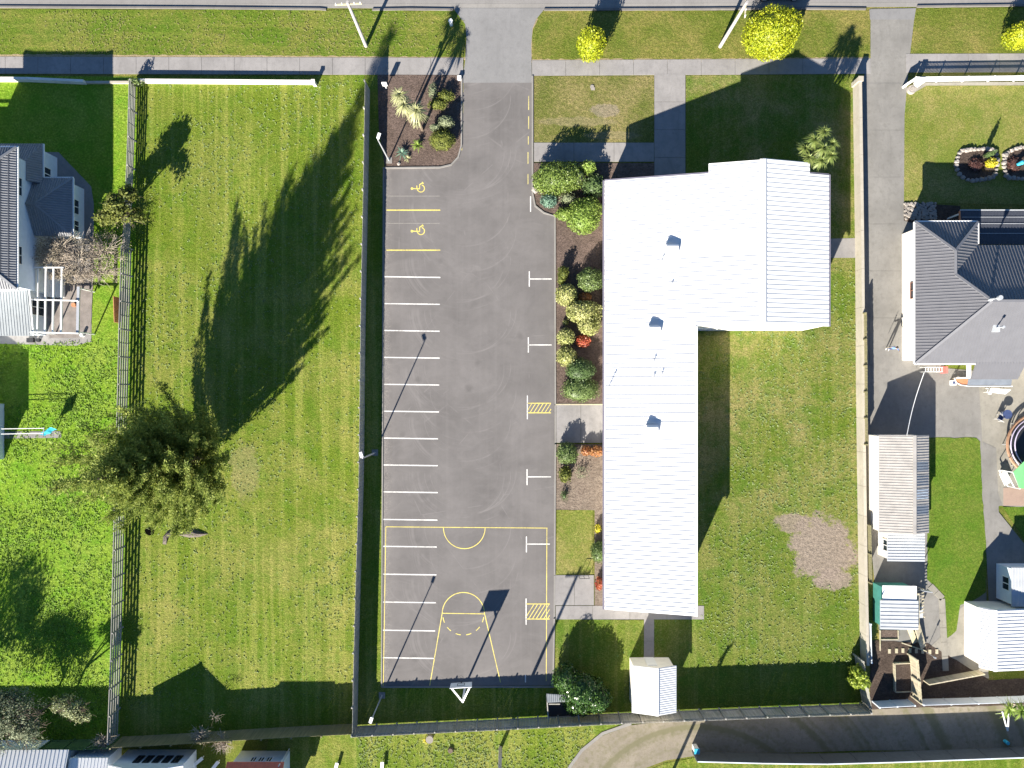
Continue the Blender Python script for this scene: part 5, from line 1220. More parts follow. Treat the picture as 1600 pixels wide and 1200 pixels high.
# dark mound and hole in vacant lawn
sheet('dug_hole', [(226, 828), (230, 824), (238, 824), (242, 829), (240, 835), (233, 837), (228, 834)], .03, paint('painted_hole_shade', (.004, .0035, .003), 1.0, .2, spec=0.0))  # flat sheet, no pit: the shade down the hole is painted near-black
def mound(label, pts, hgt, seed):
    r = np.random.default_rng(seed); P0 = [P(*q) for q in pts]; c = sum(P0, Vector())/len(P0); mb = MB(); vs = []; n = len(P0); K = 4
    for k in range(K):
        t = k/K
        for p in P0: q = p.lerp(c, t*.9); vs.append((q.x, q.y, .02 + hgt*(1-(1-t)**2) + (r.uniform(-.03, .03) if k else 0)))
    mb.add(vs, [tuple(range((K-1)*n, K*n))] + [(k*n+i, k*n+(i+1) % n, (k+1)*n+(i+1) % n, (k+1)*n+i) for k in range(K-1) for i in range(n)])
    tag(mb.build('soil_mound', M_SOIL2, origin=(c.x, c.y, .02)), label, 'mound')
M_SOIL2 = mulch('dry_soil', (.16, .14, .12), (.12, .10, .085), 7, .8)
mound('crescent of dug grey soil on the vacant lawn, nearer the hole', [(254, 850), (255, 838), (262, 829), (272, 826), (278, 831), (268, 835), (262, 842), (260, 851)], .25, 1)
mound('low heap of dug grey soil, farther from the hole', [(278, 836), (290, 829), (302, 826), (312, 830), (326, 834), (312, 839), (296, 840)], .25, 2)

# ------------------------------------------------------------------ car on the road
car = thing('parked_car', 'pale blue car parked at the kerb in shade behind the largest golden bush', 'car', P(1215, -4))
o = P(1216, 2.5); cw, L_ = 1.72, 4.3
prof = [(-L_/2, .35), (-L_/2, .72), (-L_*.43, .86), (-L_*.22, .92), (-L_*.10, 1.38), (L_*.24, 1.42), (L_*.40, .95), (L_*.49, .90), (L_/2, .6), (L_/2, .35)]
def carloft(zcut, inset):
    mb = MB(); n = len(prof); vs = []
    for s in (0, 1):
        for x, z in prof:
            yy = (0 if s == 0 else cw); k = max(0, (z-.9))/.5*.2; yy = yy + (k if s == 0 else -k); vs.append((o.x+x, o.y+yy, z))
    mb.add(vs, [tuple(range(n))[::-1], tuple(range(n, 2*n))] + [(i, (i+1) % n, n+(i+1) % n, n+i) for i in range(n)]); return mb
carloft(0, 0).build('body', M_CAR, car)
def cq(x, z, s):
    k = max(0, (z-.9))/.5*.2; return (o.x+x, o.y+((-.012+k) if s == 0 else cw+.012-k), z)
for s in (0, 1):
    for xa, xb in ((-L_*.19, 0.0), (.06, L_*.20), (L_*.23, L_*.34)):
        mb = MB(); top = 1.33; za = .95
        mb.add([cq(xa, za, s), cq(xb, za, s), cq(min(xb, L_*.27) - .04, top if xb < L_*.3 else 1.25, s), cq(max(xa, -L_*.09) + .02, top, s)], [(0,1,2,3)]); mb.build('side_window', M_GLASS, car)
for xs, nm in (((-L_*.21, -.095*L_), 'windscreen'), ((L_*.385, L_*.255), 'rear_window')):
    mb = MB(); mb.add([(o.x+xs[0]-.01, o.y+.1, .95), (o.x+xs[0]-.01, o.y+cw-.1, .95), (o.x+xs[1], o.y+cw-.3, 1.36), (o.x+xs[1], o.y+.3, 1.36)], [(0,1,2,3)])
    mb.v = [(x + (-.015 if nm == 'windscreen' else .03), y, z+.03) for x, y, z in mb.v]; mb.build(nm, M_GLASS, car)
for x in (-1.35, 1.35):
    for s in (0, 1):
        mb = MB(); y0 = o.y + (-.02 if s == 0 else cw-.2); mb.tube([(o.x+x, y0, .33), (o.x+x, y0+.22, .33)], .32, 16); wv = mb.build('wheel', M_TYRE, car)
        mb = MB(); yy = y0-.005 if s == 0 else y0+.2; mb.tube([(o.x+x, yy, .33), (o.x+x, yy+.025, .33)], .19, 12); mb.build('rim', M_ZINC, wv)
for s in (.15, cw-.45):
    mb = MB(); mb.box(o.x-L_/2-.02, o.y+s, .6, o.x-L_/2+.05, o.y+s+.3, .74); mb.build('headlight', M_WHITE, car); mb = MB(); mb.box(o.x+L_/2-.05, o.y+s, .6, o.x+L_/2+.02, o.y+s+.3, .76); mb.build('tail_light', M_REDROOF, car)

# ------------------------------------------------------------------ person on the driveway
def skin_mesh(name, nodes, edges, root, levels=2):
    me = bpy.data.meshes.new(name); me.from_pydata([n[0] for n in nodes], edges, []); o = bpy.data.objects.new(name, me); COL.objects.link(o)
    md = o.modifiers.new('Skin', 'SKIN'); md.use_smooth_shade = True; o.modifiers.new('Sub', 'SUBSURF').levels = levels
    for i, n in enumerate(nodes):
        sv = me.skin_vertices[0].data[i]; sv.radius = n[1] if hasattr(n[1], '__len__') else (n[1], n[1]); sv.use_root = (i == root)
    bpy.context.view_layer.update(); dg = bpy.context.evaluated_depsgraph_get(); nm = bpy.data.meshes.new_from_object(o.evaluated_get(dg)); o.modifiers.clear(); o.data = nm; return o
pr = T(1386, 545, .045)
pers = thing('person', 'person in a blue top holding a pole on the driveway beside the white wall', 'person', pr)
nd = []; ed = []
def node(p, r, par=None):
    nd.append((p, r)); i = len(nd)-1
    if par is not None: ed.append((par, i))
    return i
pel = node((0, 0, .95), (.16, .12)); wai = node((0, .01, 1.10), (.14, .10), pel); che = node((0, .01, 1.30), (.17, .12), wai); nb_ = node((0, .01, 1.44), (.09, .08), che); nk = node((0, 0, 1.50), (.055, .055), nb_)
h1 = node((0, -.01, 1.58), (.075, .09), nk); h2 = node((0, -.01, 1.68), (.08, .10), h1); node((0, 0, 1.74), (.05, .06), h2); node((0, -.115, 1.62), (.015, .02), h1)
for s in (-1, 1):
    hp = node((s*.09, 0, .90), (.095, .10), pel); kn = node((s*.11, -.01, .50), (.062, .065), hp); an_ = node((s*.12, .02, .09), (.042, .045), kn); he = node((s*.12, .0, .04), (.04, .04), an_); node((s*.135, -.17, .03), (.04, .028), he)
    sh_ = node((s*.19, .01, 1.40), (.065, .065), che)
    if s < 0: el = node((s*.42, -.03, 1.30), (.045, .045), sh_); wr = node((s*.50, -.08, 1.55), (.032, .032), el); hd_ = (0, -.02, .09)
    else: el = node((s*.36, -.02, 1.18), (.045, .045), sh_); wr = node((s*.44, -.16, 1.36), (.032, .032), el); hd_ = (.01, -.06, .06)
    wp_ = nd[wr][0]; pm = node((wp_[0]+hd_[0]*.6, wp_[1]+hd_[1]*.6, wp_[2]+hd_[2]*.6), (.038, .02), wr)
    pp = nd[pm][0]
    for f_ in range(4):
        k1 = node((pp[0]+(f_-1.5)*.02, pp[1]+hd_[1]*.7-.02, pp[2]+hd_[2]*.5), .010, pm); l_ = (.032, .038, .035, .026)[f_]; k2 = node((pp[0]+(f_-1.5)*.021, pp[1]-.05, pp[2]+hd_[2]*.5+.01), .009, k1); node((pp[0]+(f_-1.5)*.02, pp[1]-.05-l_*.3, pp[2]+hd_[2]*.5-l_*.6), .008, k2)
    t1 = node((pp[0]-s*.04, pp[1]-.02, pp[2]), .011, pm); node((pp[0]-s*.045, pp[1]-.045, pp[2]+.025), .009, t1)
bo = skin_mesh('body', nd, ed, 0); bo.parent = pers; bo.rotation_euler = (0, 0, math.radians(-15))
for m in (paint('blue_top', (.12, .22, .48), .8, .1), M_DKBLUE, M_SKIN, M_WHITE): bo.data.materials.append(m)
for p in bo.data.polygons:
    c = p.center; z = c.z; ax = abs(c.x)
    p.material_index = 3 if z < .09 else 1 if (z < .98 and ax < .3) else 2 if (z > 1.47 and ax < .2) or ax > .40 else 0
mb = MB(); mb.v = []; V_, F_ = core_mesh((0, .02, 1.70), (.098, .118, .10), 1.0, 16, 10); V_[:, 2] = np.maximum(V_[:, 2], 1.645)
hr_ = np_obj('hair', V_ + np.array(pr), F_, M_HAIR, pers)
mb = MB(); a = Vector(pr); mb.tube([a + Vector((-.52, .02, .75)), a + Vector((-.52, .02, 1.85))], .022, 8)
tag(mb.build('pole', M_PALE, origin=a + Vector((-.52, .02, .75))), 'thin pale pole held upright by the person on the driveway', 'pole')

# ------------------------------------------------------------------ shrubs
L_LEAFY = leaf('leafy_green_leaf', (0.09, 0.15, 0.025), (0.24, 0.31, 0.07), 0.25)
GB = 'shrubs in the beds along the white-roofed building'
shrub('golden_bush', 'smaller round golden bush on the verge beside the entrance', 'bush', [(924, 69, 23, 26, 3.3)], L_GOLD, .12, .08, 150, 'golden bushes on the verge', seed=1, rough=.08)
shrub('golden_bush', 'largest round golden bush on the verge, in front of the parked car', 'bush', [(1206, 52, 42, 38, 4.3), (1200, 63, 34, 28, 3.4), (1222, 45, 28, 26, 3.9)], L_GOLD, .17, .11, 85, 'golden bushes on the verge', seed=2, rough=.18, core=.74, jit=.8)
shrub('golden_bush', 'golden bush cut off by the right edge of the picture', 'bush', [(1596, 56, 27, 18, 3.0)], L_GOLD, .12, .08, 150, 'golden bushes on the verge', seed=3, rough=.08)
shrub('shrub', 'broadest dark leafy shrub at the front corner of the bed by the car park', 'shrub', [(868, 278, 35, 25, 2.5), (886, 276, 27, 22, 2.4), (851, 284, 19, 17, 1.7)], L_LEAFY, .17, .10, 110, GB, seed=4, rough=.22, core=.72)
shrub('shrub', 'small pale clipped ball between the broad shrub and the building', 'shrub', [(904, 277, 9.5, 10.5, 1.9)], L_GREY, .07, .05, 400, GB, seed=5, rough=.02, core=.93, jit=.4)
shrub('shrub', 'upright yellow-green shrub half in the shade of the building', 'shrub', [(919, 262, 12, 10, 2.3)], L_LIGHT, .13, .08, 130, GB, seed=6)
shrub('shrub', 'dark shrub in full shade at the front corner of the building', 'shrub', [(927, 290, 18, 21, 1.5)], L_DARK, .14, .09, 110, GB, seed=7)
shrub('shrub', 'grey-green rounded shrub at the kerb bend', 'shrub', [(858, 313, 14, 13, 1.0)], L_BLUE, .12, .07, 160, GB, seed=8)
shrub('shrub', 'straggly dark shrub between the grey-green and the bright green shrubs', 'shrub', [(886, 310, 14, 10, 1.1)], L_GREY, .16, .09, 60, GB, seed=9, core=.6, rough=.3, shell=.6)
shrub('shrub', 'tall bright green shrub with a yellow patch against the building wall', 'shrub', [(911, 339, 27, 29, 1.9), (921, 328, 20, 20, 1.8), (884, 335, 17, 11, 1.1)], L_LIGHT, .12, .07, 170, GB, seed=10, rough=.15)
shrub('shrub', 'round grey-green shrub on the building side, farthest up the middle bed', 'shrub', [(922, 437, 20, 19, 1.8)], L_MID, .16, .11, 130, GB, seed=11, rough=.18)
shrub('shrub', 'small olive upright shrub at the kerb end of the middle bed', 'shrub', [(880, 427, 9, 12, 1.4), (877, 438, 6, 8, 1.0)], L_OLIVE, .12, .07, 110, GB, seed=12)
shrub('shrub', 'round pale variegated shrub beside the upper rust-red shrub', 'shrub', [(885, 461, 17.5, 17.5, 1.5)], L_PALE, .11, .07, 200, GB, seed=13)
shrub('shrub', 'low rust-red shrub in the middle bed, paler of the two', 'shrub', [(914, 464, 11, 7, .7)], L_RUST, .12, .09, 160, GB, seed=14)
shrub('shrub', 'largest pale yellow shrub in the middle of the bed', 'shrub', [(913, 488, 28, 19, 1.8), (921, 508, 18, 16, 1.7), (902, 484, 18, 14, 1.5)], L_PALE, .12, .075, 190, GB, seed=15, rough=.14)
shrub('shrub', 'tiny pale shrub beside the largest pale yellow shrub', 'shrub', [(884, 504, 4.5, 4, .6)], L_PALE, .10, .06, 160, GB, seed=16, stem=False)
shrub('shrub', 'pale shrub with a green shaded top beside the bright red shrub', 'shrub', [(884, 527, 14.5, 14.5, 1.4)], L_PALE, .11, .07, 190, GB, seed=17)
shrub('shrub', 'bright red shrub in the middle bed', 'shrub', [(911, 533, 12, 10.5, .9)], L_RED, .13, .09, 170, GB, seed=18)
shrub('shrub', 'pale variegated shrub by the kerb next to the dark clipped domes', 'shrub', [(885, 557, 16.5, 16.5, 1.4)], L_PALE, .11, .07, 190, GB, seed=19)
shrub('shrub', 'dark green clipped dome nearer the pale shrubs', 'shrub', [(907, 578, 24, 19.5, 1.6)], L_DARK, .09, .055, 320, GB, seed=20, rough=.05, core=.9)
shrub('shrub', 'broad dark green clipped dome beside the paved cross path', 'shrub', [(907, 609, 30, 19.5, 1.3)], L_MID, .09, .055, 300, GB, seed=21, rough=.05, core=.9)
shrub('shrub', 'leafy green shrub at the kerb just below the paved cross path', 'shrub', [(886, 708, 17, 17, 1.5)], L_MID, .16, .10, 120, GB, seed=22, rough=.2)
shrub('shrub', 'low red and orange hedge against the wall below the cross path', 'shrub', [(916, 704, 9, 8, .9), (932, 705, 12, 9, 1.0)], L_RUST, .12, .08, 180, GB, seed=23)
shrub('shrub', 'olive straggly shrub in the lower bed', 'shrub', [(883, 741, 11, 14, 1.0)], L_OLIVE, .14, .08, 110, GB, seed=24, rough=.25, core=.7)
shrub('shrub', 'wispy grey shrub in the bare lower bed', 'shrub', [(909, 738, 13, 12, .7)], L_GREY, .14, .03, 60, GB, seed=25, core=0, shell=.4, rough=.3)
shrub('shrub', 'small dark sprawling shrub lowest in the bare lower bed', 'shrub', [(882, 775, 7, 10, .6)], L_DARK, .18, .04, 80, GB, seed=26, core=.4, shell=.5, rough=.4)
shrub('shrub', 'green clipped dome half under the roof edge beside the small lawn', 'shrub', [(936, 862, 14, 18, 1.2)], L_MID, .09, .055, 300, GB, seed=27, rough=.04, core=.9)
shrub('shrub', 'small yellow plant against the wall above the small lawn', 'shrub', [(934, 826, 5, 8, .7)], L_YEL, .12, .08, 120, GB, seed=28, stem=False)
shrub('shrub', 'narrow red plant against the wall by the lower path', 'shrub', [(936, 912, 6, 11, .9)], L_RED, .12, .08, 160, GB, seed=29, stem=False)
# bark bed
BB = 'plants in the bark bed'
shrub('shrub', 'green and grey shrub in the bark bed near the footpath', 'shrub', [(684, 163, 16, 9, .9), (697, 150, 13, 10, 1.0)], L_OLIVE, .11, .06, 190, BB, seed=30, rough=.2)
shrub('shrub', 'wispy blue-grey shrub in the shade of the cabbage tree', 'shrub', [(676, 142, 7, 13, 1.2)], L_GREY, .14, .05, 120, BB, seed=31, core=.5)
shrub('shrub', 'yellow-green clipped dome in the bark bed', 'shrub', [(691, 219, 21, 17, 1.3)], L_OLIVE, .09, .055, 320, BB, seed=32, rough=.05, core=.9)
shrub('shrub', 'grey-white rounded shrub behind the yellow-green dome', 'shrub', [(697, 191, 13, 10, 1.5), (681, 200, 10, 6, 1.1)], L_GREY, .10, .06, 220, BB, seed=33, rough=.15)
def tuft(name, label, cat, px, py, h, n, L, wd, mat, group=None, seed=0, up=(.1, 1.1), droop=.45):
    rng = np.random.default_rng(seed); p = P(px, py, h); b = Vector((p.x, p.y, .05)); t = thing(name, label, cat, b, group)
    V, F = blades((p.x, p.y, h), n, L, wd, rng, up, droop); np_obj('foliage', V, F, mat, t)
    mb = MB(); mb.cyl((p.x, p.y), .06, .04, h+.05, 7); mb.build('stem', M_BARK, t); return t
tuft('flax_plant', 'bright green spiky tuft beside the yellow-green dome', 'plant', 653, 227, .35, 60, .75, .09, L_LIGHT, BB, 34)
tuft('flax_plant', 'blue-green aloe-like plant near the kerb of the bark bed', 'plant', 628, 239, .3, 34, .8, .10, L_BLUE, BB, 35)
tuft('flax_plant', 'small yellowing tuft below the cabbage tree heads', 'plant', 652, 194, .35, 50, .6, .05, L_CORDY, BB, 36)
tuft('flax_plant', 'pale straw-coloured tuft beside the blue-green plant', 'plant', 637, 247, .2, 30, .5, .05, L_CORDY, BB, 37)
CT = 'cabbage trees'
cordyline('pale cabbage tree with twin heads over the bark bed, nearer the fence', (641, 190), [(-3, -6, 5.0), (3, 7, 4.9)], 1.05, .075, L_CORDY, CT, 110, 41)
cordyline('pale cabbage tree with a single spiky head in the middle of the bark bed', (660, 203), [(1, -1, 4.4)], 1.15, .08, L_CORDY, CT, 150, 42)
cordyline('many-headed cabbage tree at the front corner of the white roof', (1238, 268), [(-18, -5, 5.4), (-8, -14, 5.9), (4, -24, 6.1), (2, 0, 6.3), (16, -8, 6.0), (-14, 9, 5.5), (3, 14, 5.7), (17, 6, 5.6)], .88, .08, L_CORDG, CT, 100, 43)
# rock bed plants
shrub('shrub', 'bright yellow bush in the rock-edged garden bed', 'shrub', [(1549, 255, 9.5, 7.5, .9)], L_YEL, .11, .07, 220, seed=44)
shrub('shrub', 'dark red low shrub inside the smaller rock-edged bed', 'shrub', [(1526, 258, 14, 12, .45)], leaf('dark_red_leaf', (.055, .025, .022), (.10, .05, .04), .1), .10, .06, 130, seed=45, stem=False)
shrub('shrub', 'slim upright conifer inside the smaller rock-edged bed', 'shrub', [(1546, 241, 4, 4, 1.9)], L_DARK, .10, .06, 240, seed=46)
shrub('shrub', 'dark red low shrub around the blue ornament', 'shrub', [(1585, 257, 12, 12, .4)], MATS['dark_red_leaf'], .10, .06, 130, seed=47, stem=False)
# big glossy bush, climber
shrub('glossy_bush', 'large dark glossy bush beside the bin shelter on the back lawn', 'bush', [(884, 1060, 20, 23, 2.6), (908, 1078, 34, 28, 2.7), (933, 1090, 21, 23, 2.4), (905, 1100, 26, 17, 2.0)], L_GLOSS, .24, .12, 75, seed=48, rough=.2)
shrub('climber', 'yellow-green climber spilling over the fence corner at lower right', 'climber', [(1340, 1050, 11, 10, 2.3), (1333, 1064, 8, 8, 2.0), (1346, 1062, 9, 12, 2.2)], leaf('lime_leaf', (.24, .34, .04), (.42, .48, .08), .35), .32, .22, 38, seed=49, core=.4, rough=.3, shell=.6)
shrub('fence_creeper', 'small green creeper on the end of the low rail fence by the footpath', 'climber', [(213, 129, 11, 5, 1.3)], L_MID, .16, .10, 110, seed=50, core=.4, rough=.3, stem=False)
tuft('flax_plant', 'small lime plant beside the pale pot on the bottom lawn', 'plant', 666, 1157, .3, 30, .5, .12, L_YEL, None, 51)

# ------------------------------------------------------------------ trees
def twig_tree(name, label, cat, base, lobes, mat, ntw, nleaf, ln, wd, seed, trunk_h, group=None, twl=.9, twr=.012, tr=.14):
    """branching tree: limbs into each lobe, fine twigs, leaf clumps"""
    rng = np.random.default_rng(seed); b = T(*base); t = thing(name, label, cat, b, group); tb = MB(); parts = []; tw = MB()
    fork = b + Vector((0, 0, trunk_h)); tb.tube([b, b.lerp(fork, .5) + Vector((.04, .03, 0)), fork], [tr, tr*.8, tr*.65], 8)
    for (px, py, rx, ry, h, dz) in lobes:
        zc = h - dz/2; f = 1-zc/H; c = P(px, py, zc); r = np.array((rx/S*f, ry/S*f, dz/2))
        mid = fork.lerp(c, .5) + Vector((rng.normal(0, .1), rng.normal(0, .1), .15)); tb.tube([fork, mid, c], [tr*.55, tr*.4, tr*.2], 6)
        D = rng.normal(0, 1, (ntw, 3)); D /= np.linalg.norm(D, axis=1, keepdims=True); D[:, 2] = np.abs(D[:, 2])*.9 - .25
        for d in D:
            k0 = rng.uniform(.05, .45); a = np.array(c) + d*r*k0; e = np.array(c) + d*r*rng.uniform(.8, 1.12)
            m = (a+e)/2 + rng.normal(0, .12, 3)
            if e[2] < .1: continue
            tw.tube([a, m, e], [twr*2.2, twr*1.4, twr*.7], 4, False)
            for q in range(2):
                s = m + (e-m)*rng.uniform(0, .7); g = s + (e-a)*.3 + rng.normal(0, .22, 3); tw.tube([s, g], [twr, twr*.6], 3, False)
        # clumps
        if nleaf:
            K = max(6, nleaf//45); cd = rng.normal(0, 1, (K, 3)); cd /= np.linalg.norm(cd, axis=1, keepdims=True); cd[:, 2] = np.abs(cd[:, 2])*1.1 - .35
            cc = np.array(c) + cd*r*rng.uniform(.55, 1.02, (K, 1)); idx = rng.integers(0, K, nleaf)
            C = cc[idx] + rng.normal(0, 1, (nleaf, 3))*np.minimum(r*.16, .30); C[:, 2] = np.maximum(C[:, 2], .15); N = (C - np.array(c))/r**2
            N /= np.linalg.norm(N, axis=1, keepdims=True); N[:, 2] += .4
            parts.append(quad_leaves(C, N, ln, wd, rng, .7))
    tb.build('trunk', M_BARK, t); tw.build('branches', M_TWIG if mat is L_BROWN else M_BARK, t)
    if parts: V, F = merge(parts); np_obj('crown', V, F, mat, t)
    return t
twig_tree('olive_tree', 'small olive-yellow tree overhanging the low rail fence', 'tree', (198, 352), [(186, 320, 20, 20, 4.8, 2.6), (168, 338, 20, 14, 3.6, 2.2), (192, 340, 34, 17, 4.2, 2.4), (200, 305, 14, 14, 4.4, 2)], L_OLIVE, 26, 1100, .26, .15, 61, 1.4)
twig_tree('brown_tree', 'brown leafless spreading tree between the left house and the fence', 'tree', (150, 402), [(95, 385, 42, 28, 3.4, 2.2), (80, 400, 34, 25, 3.2, 2.0), (125, 405, 40, 35, 3.6, 2.6), (165, 392, 36, 30, 3.3, 2.6), (150, 425, 42, 18, 2.8, 2.0), (110, 430, 36, 14, 2.8, 1.8)], L_BROWN, 85, 1000, .14, .06, 62, 1.0, twr=.013)
twig_tree('grey_tree', 'large grey-green tree in the bottom left corner', 'tree', (80, 1100), [(20, 1120, 50, 35, 4.6, 2.8), (40, 1140, 34, 30, 4.2, 2.6), (-10, 1140, 46, 40, 4.8, 2.8), (15, 1095, 34, 22, 3.8, 2.4)], L_GREY, 45, 1700, .20, .09, 63, 1.4, twr=.018)
twig_tree('grey_tree', 'smaller pale green tree beside the large grey-green one', 'tree', (112, 1092), [(112, 1105, 30, 16, 4.2, 2.0), (100, 1100, 20, 13, 3.8, 1.8), (125, 1115, 18, 13, 3.9, 1.6)], leaf('pale_grey_leaf', (.18, .22, .08), (.34, .36, .18), .25), 34, 800, .20, .10, 64, 1.6, twr=.015)
twig_tree('shade_tree', 'tall leafy tree at the left edge beyond the grass', 'tree', (-100, 1135), [(-130, 1140, 60, 48, 7.5, 4.5), (-105, 1150, 40, 40, 6.5, 4)], L_MID, 30, 2600, .26, .14, 65, 2.0)
for i, (x, y, lab) in enumerate(((158, 1160, 'bare twiggy plant at the foot of the tall rail fence'), (310, 1148, 'bare twiggy plant against the bottom fence above the five-window house'), (345, 1160, 'bare twiggy plant just right of the five-window house'))):
    twig_tree('bare_shrub', lab, 'shrub', (x+6, y-8), [(x+4, y, 17, 15, 2.2, 1.6)], L_BROWN, 60, 0, .1, .05, 66+i, .4, 'bare shrubs along the bottom fence', twr=.016, tr=.05)
twig_tree('bare_sapling', 'thin bare sapling standing in the shaded end of the vacant lawn', 'tree', (333, 1143), [(335, 1120, 10, 8, 1.9, .8)], L_BROWN, 14, 0, .1, .05, 70, 1.1, twr=.008, tr=.025)
pt = thing('fern_tree', 'pale green leaning shrub at the bottom fence near the right edge', 'shrub', T(1560, 1096)); rng = np.random.default_rng(71); b = T(1560, 1096)
V, F = merge([blades((b.x+dx, b.y+dy, 1.7), 60, 1.1, .10, rng, (-.1, .9), .5) for dx, dy in ((-.2, 0), (.9, -.1), (1.9, -.05))]); np_obj('foliage', V, F, L_LIGHT, pt)
mb = MB()
for dx, dy in ((-.2, 0), (.9, -.1), (1.9, -.05)): mb.tube([(b.x+.6, b.y, 0), (b.x+dx, b.y+dy, 1.7)], .05, 6)
mb.build('stem', M_PALE, pt)
stk = thing('clothes_prop', 'white forked stake on the gravel drive below the pale fence', 'stake', T(1572, 1128)); mb = MB()
for a, b2 in (((1566, 1112, 1.9), (1574, 1142, .2)), ((1576, 1115, 1.9), (1575, 1142, .2))): mb.beam(P(*a), P(*b2), .08, .06)
mb.build('stake', M_WHITE, stk); mb = MB(); q = P(1573, 1160, .3); mb.cyl((q.x, q.y), .16, .03, .5, 10); mb.build('foot', M_BLUE, stk)

# the big conifer
def conifer(label, base, hgt, rmax, seed):
    rng = np.random.default_rng(seed); b = T(*base); t = thing('conifer', label, 'tree', b); tk = MB(); br = MB(); C = []; N = []; Dv = []
    zs = np.linspace(0, hgt, 9); tk.tube([b + Vector((.05*math.sin(z), .05*math.cos(z*1.3), z)) for z in zs], [max(.015, .32*(1-z/hgt)) for z in zs], 10); tk.build('trunk', M_BARK, t)
    z = 0.8; az = 0.0
    def env_at(z): return float(np.interp(z/hgt, [0, .05, .16, .30, .42, .54, .66, .78, .88, 1], [3.2, 5.2, 6.2, 5.6, 4.2, 3.0, 2.0, 1.2, .6, .12]))*rmax/5.3
    while z < hgt*.975:
        u = z/hgt; nb = 8 if u < .7 else 4
        for k in range(nb):
            az += 2.4 + rng.normal(0, .35); q0 = rng.uniform(.35, 1.0)**.6; zz = z + rng.uniform(-.3, .3)
            tan_ = rng.uniform(.65, 1.25)              # upswept: the tip ends well above the joint
            L = env_at(min(hgt*.97, zz*1.12 + 1.2))*q0*rng.uniform(.85, 1.12); rise = L*tan_; 
            if zz + rise > hgt*.99: rise = max(.1, hgt*.99 - zz)
            pts = []
            for j in range(6):
                s = j/5; pts.append(np.array((b.x + L*s*math.cos(az+.12*s), b.y + L*s*math.sin(az+.12*s), zz + rise*(.35*s + .65*s*s))))
            br.tube(pts, [max(.005, .04*(1-u)*(1-j/5.5)) for j in range(6)], 5, False)
            ns = int(17*L/(1 if u < .72 else 1.6)) + (6 if u < .72 else 3)
            for q in range(ns):
                s = rng.uniform(.12, 1.04)**.75; i = min(4, int(s*5)); p = pts[i] + (pts[i+1]-pts[i])*(s*5-i); d = (pts[i+1]-pts[i]); d /= np.linalg.norm(d)
                side = np.cross(d, (0, 0, 1)); side /= np.linalg.norm(side)+1e-9; sp = rng.normal(0, .6); dv = d*rng.uniform(.6, 1.2) + side*sp + np.array((0, 0, rng.uniform(-.25, .45))); dv /= np.linalg.norm(dv)
                l = rng.uniform(.4, .85)*(1-.35*u)
                m = 7 if u < .72 else 5
                for w_ in range(m):
                    tt = w_/m; C.append(p + dv*l*tt + rng.normal(0, .07, 3)); dd = dv + rng.normal(0, .45, 3); Dv.append(dd/np.linalg.norm(dd))
        z += .30 + .18*u if u < .7 else .36
    br.build('branches', M_BARK, t)
    C = np.array(C); Dv = np.array(Dv); n = len(C); r = rng.normal(0, 1, (n, 3)); s = np.cross(Dv, r); s /= np.linalg.norm(s, axis=1, keepdims=True)
    L = rng.uniform(.18, .38, (n, 1)); W = rng.uniform(.06, .11, (n, 1))
    V = np.stack([C - s*W*.3, C + Dv*L*.5 - s*W*.5, C + Dv*L, C + Dv*L*.5 + s*W*.5], axis=1).reshape(-1, 3); np_obj('crown', V, np.arange(4*n).reshape(-1, 4), L_CONIF, t)
    print('conifer sprays', n)
conifer('tall dark conifer leaning over the rail fence and shading the vacant lawn', (316, 713), 21.5, 5.3, 81)

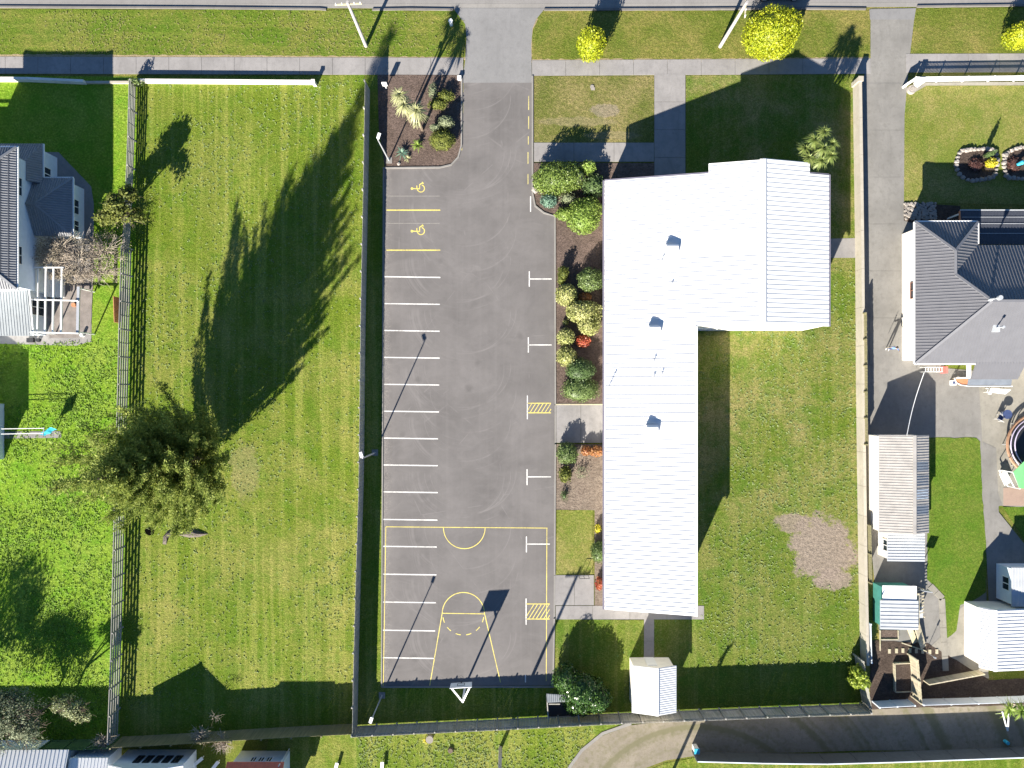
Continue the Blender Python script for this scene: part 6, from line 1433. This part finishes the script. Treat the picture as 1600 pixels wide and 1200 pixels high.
# ------------------------------------------------------------------ grass tufts (uncountable)
def inpoly(x, y, poly):
    ins = np.zeros(len(x), bool); j = len(poly)-1
    for i in range(len(poly)):
        (xi, yi), (xj, yj) = poly[i], poly[j]
        c = ((yi > y) != (yj > y)) & (x < (xj-xi)*(y-yi)/(yj-yi+1e-12)+xi); ins ^= c; j = i
    return ins
def weeds(name, poly, n, ln, wd, mat, seed, z=.03, hole=None, clump=.6, up=.45):
    rng = np.random.default_rng(seed); xs = [p[0] for p in poly]; ys = [p[1] for p in poly]; N0 = n*3
    X = rng.uniform(min(xs), max(xs), N0); Y = rng.uniform(min(ys), max(ys), N0)
    dens = sum(np.sin(X*rng.uniform(.01, .05)+Y*rng.uniform(-.05, .05)+rng.uniform(0, 6)) for _ in range(5))/5
    m = inpoly(X, Y, poly) & (rng.uniform(-1, 1, N0) < dens*1.5 + .1)
    if hole: m &= ~inpoly(X, Y, hole)
    X = X[m][:n]; Y = Y[m][:n]; parts = []
    for k in range(4):      # a few leaves to each little plant
        C = np.stack([(X-CX)/S + rng.normal(0, ln*.4, len(X)), (CY-Y)/S + rng.normal(0, ln*.4, len(X)), z + rng.uniform(.015, .05, len(X))], 1)
        Nn = np.tile(np.array([[-.25, -.55, 1.0]]), (len(X), 1)); parts.append(quad_leaves(C, Nn, ln, wd, rng, up))
    V, F = merge(parts); o = np_obj(name, V, F, mat, origin=(0, 0, 0)); o['kind'] = 'stuff'; return o
W1 = leaf('lush_blade', (.14, .25, .02), (.28, .42, .07), .3, .7); W2 = leaf('lawn_weed', (.14, .21, .05), (.30, .36, .17), .3, .7); W3 = leaf('dry_blade', (.16, .17, .05), (.32, .29, .13), .3, .7)
weeds('lush_grass_tufts', [(-60, 540), (185, 530), (188, 700), (180, 900), (172, 1155), (-60, 1165)], 7500, .20, .07, W1, 91, up=.7)
weeds('vacant_lawn_weeds', [(214, 135), (565, 125), (565, 600), (556, 900), (549, 1090), (196, 1120), (206, 800), (214, 400)], 3400, .11, .07, W2, 92)
weeds('church_lawn_weeds', [(1092, 525), (1300, 420), (1342, 420), (1345, 800), (1350, 1040), (1092, 1040)], 2300, .11, .07, W2, 93, hole=[(1209, 801), (1330, 812), (1336, 850), (1325, 918), (1268, 912), (1220, 850)])
weeds('verge_weeds', [(-40, 18), (725, 20), (725, 86), (-40, 84)], 1200, .09, .05, W3, 94, .04)
weeds('bottom_lawn_weeds', [(560, 1152), (930, 1138), (885, 1210), (560, 1210)], 900, .12, .07, W2, 96)
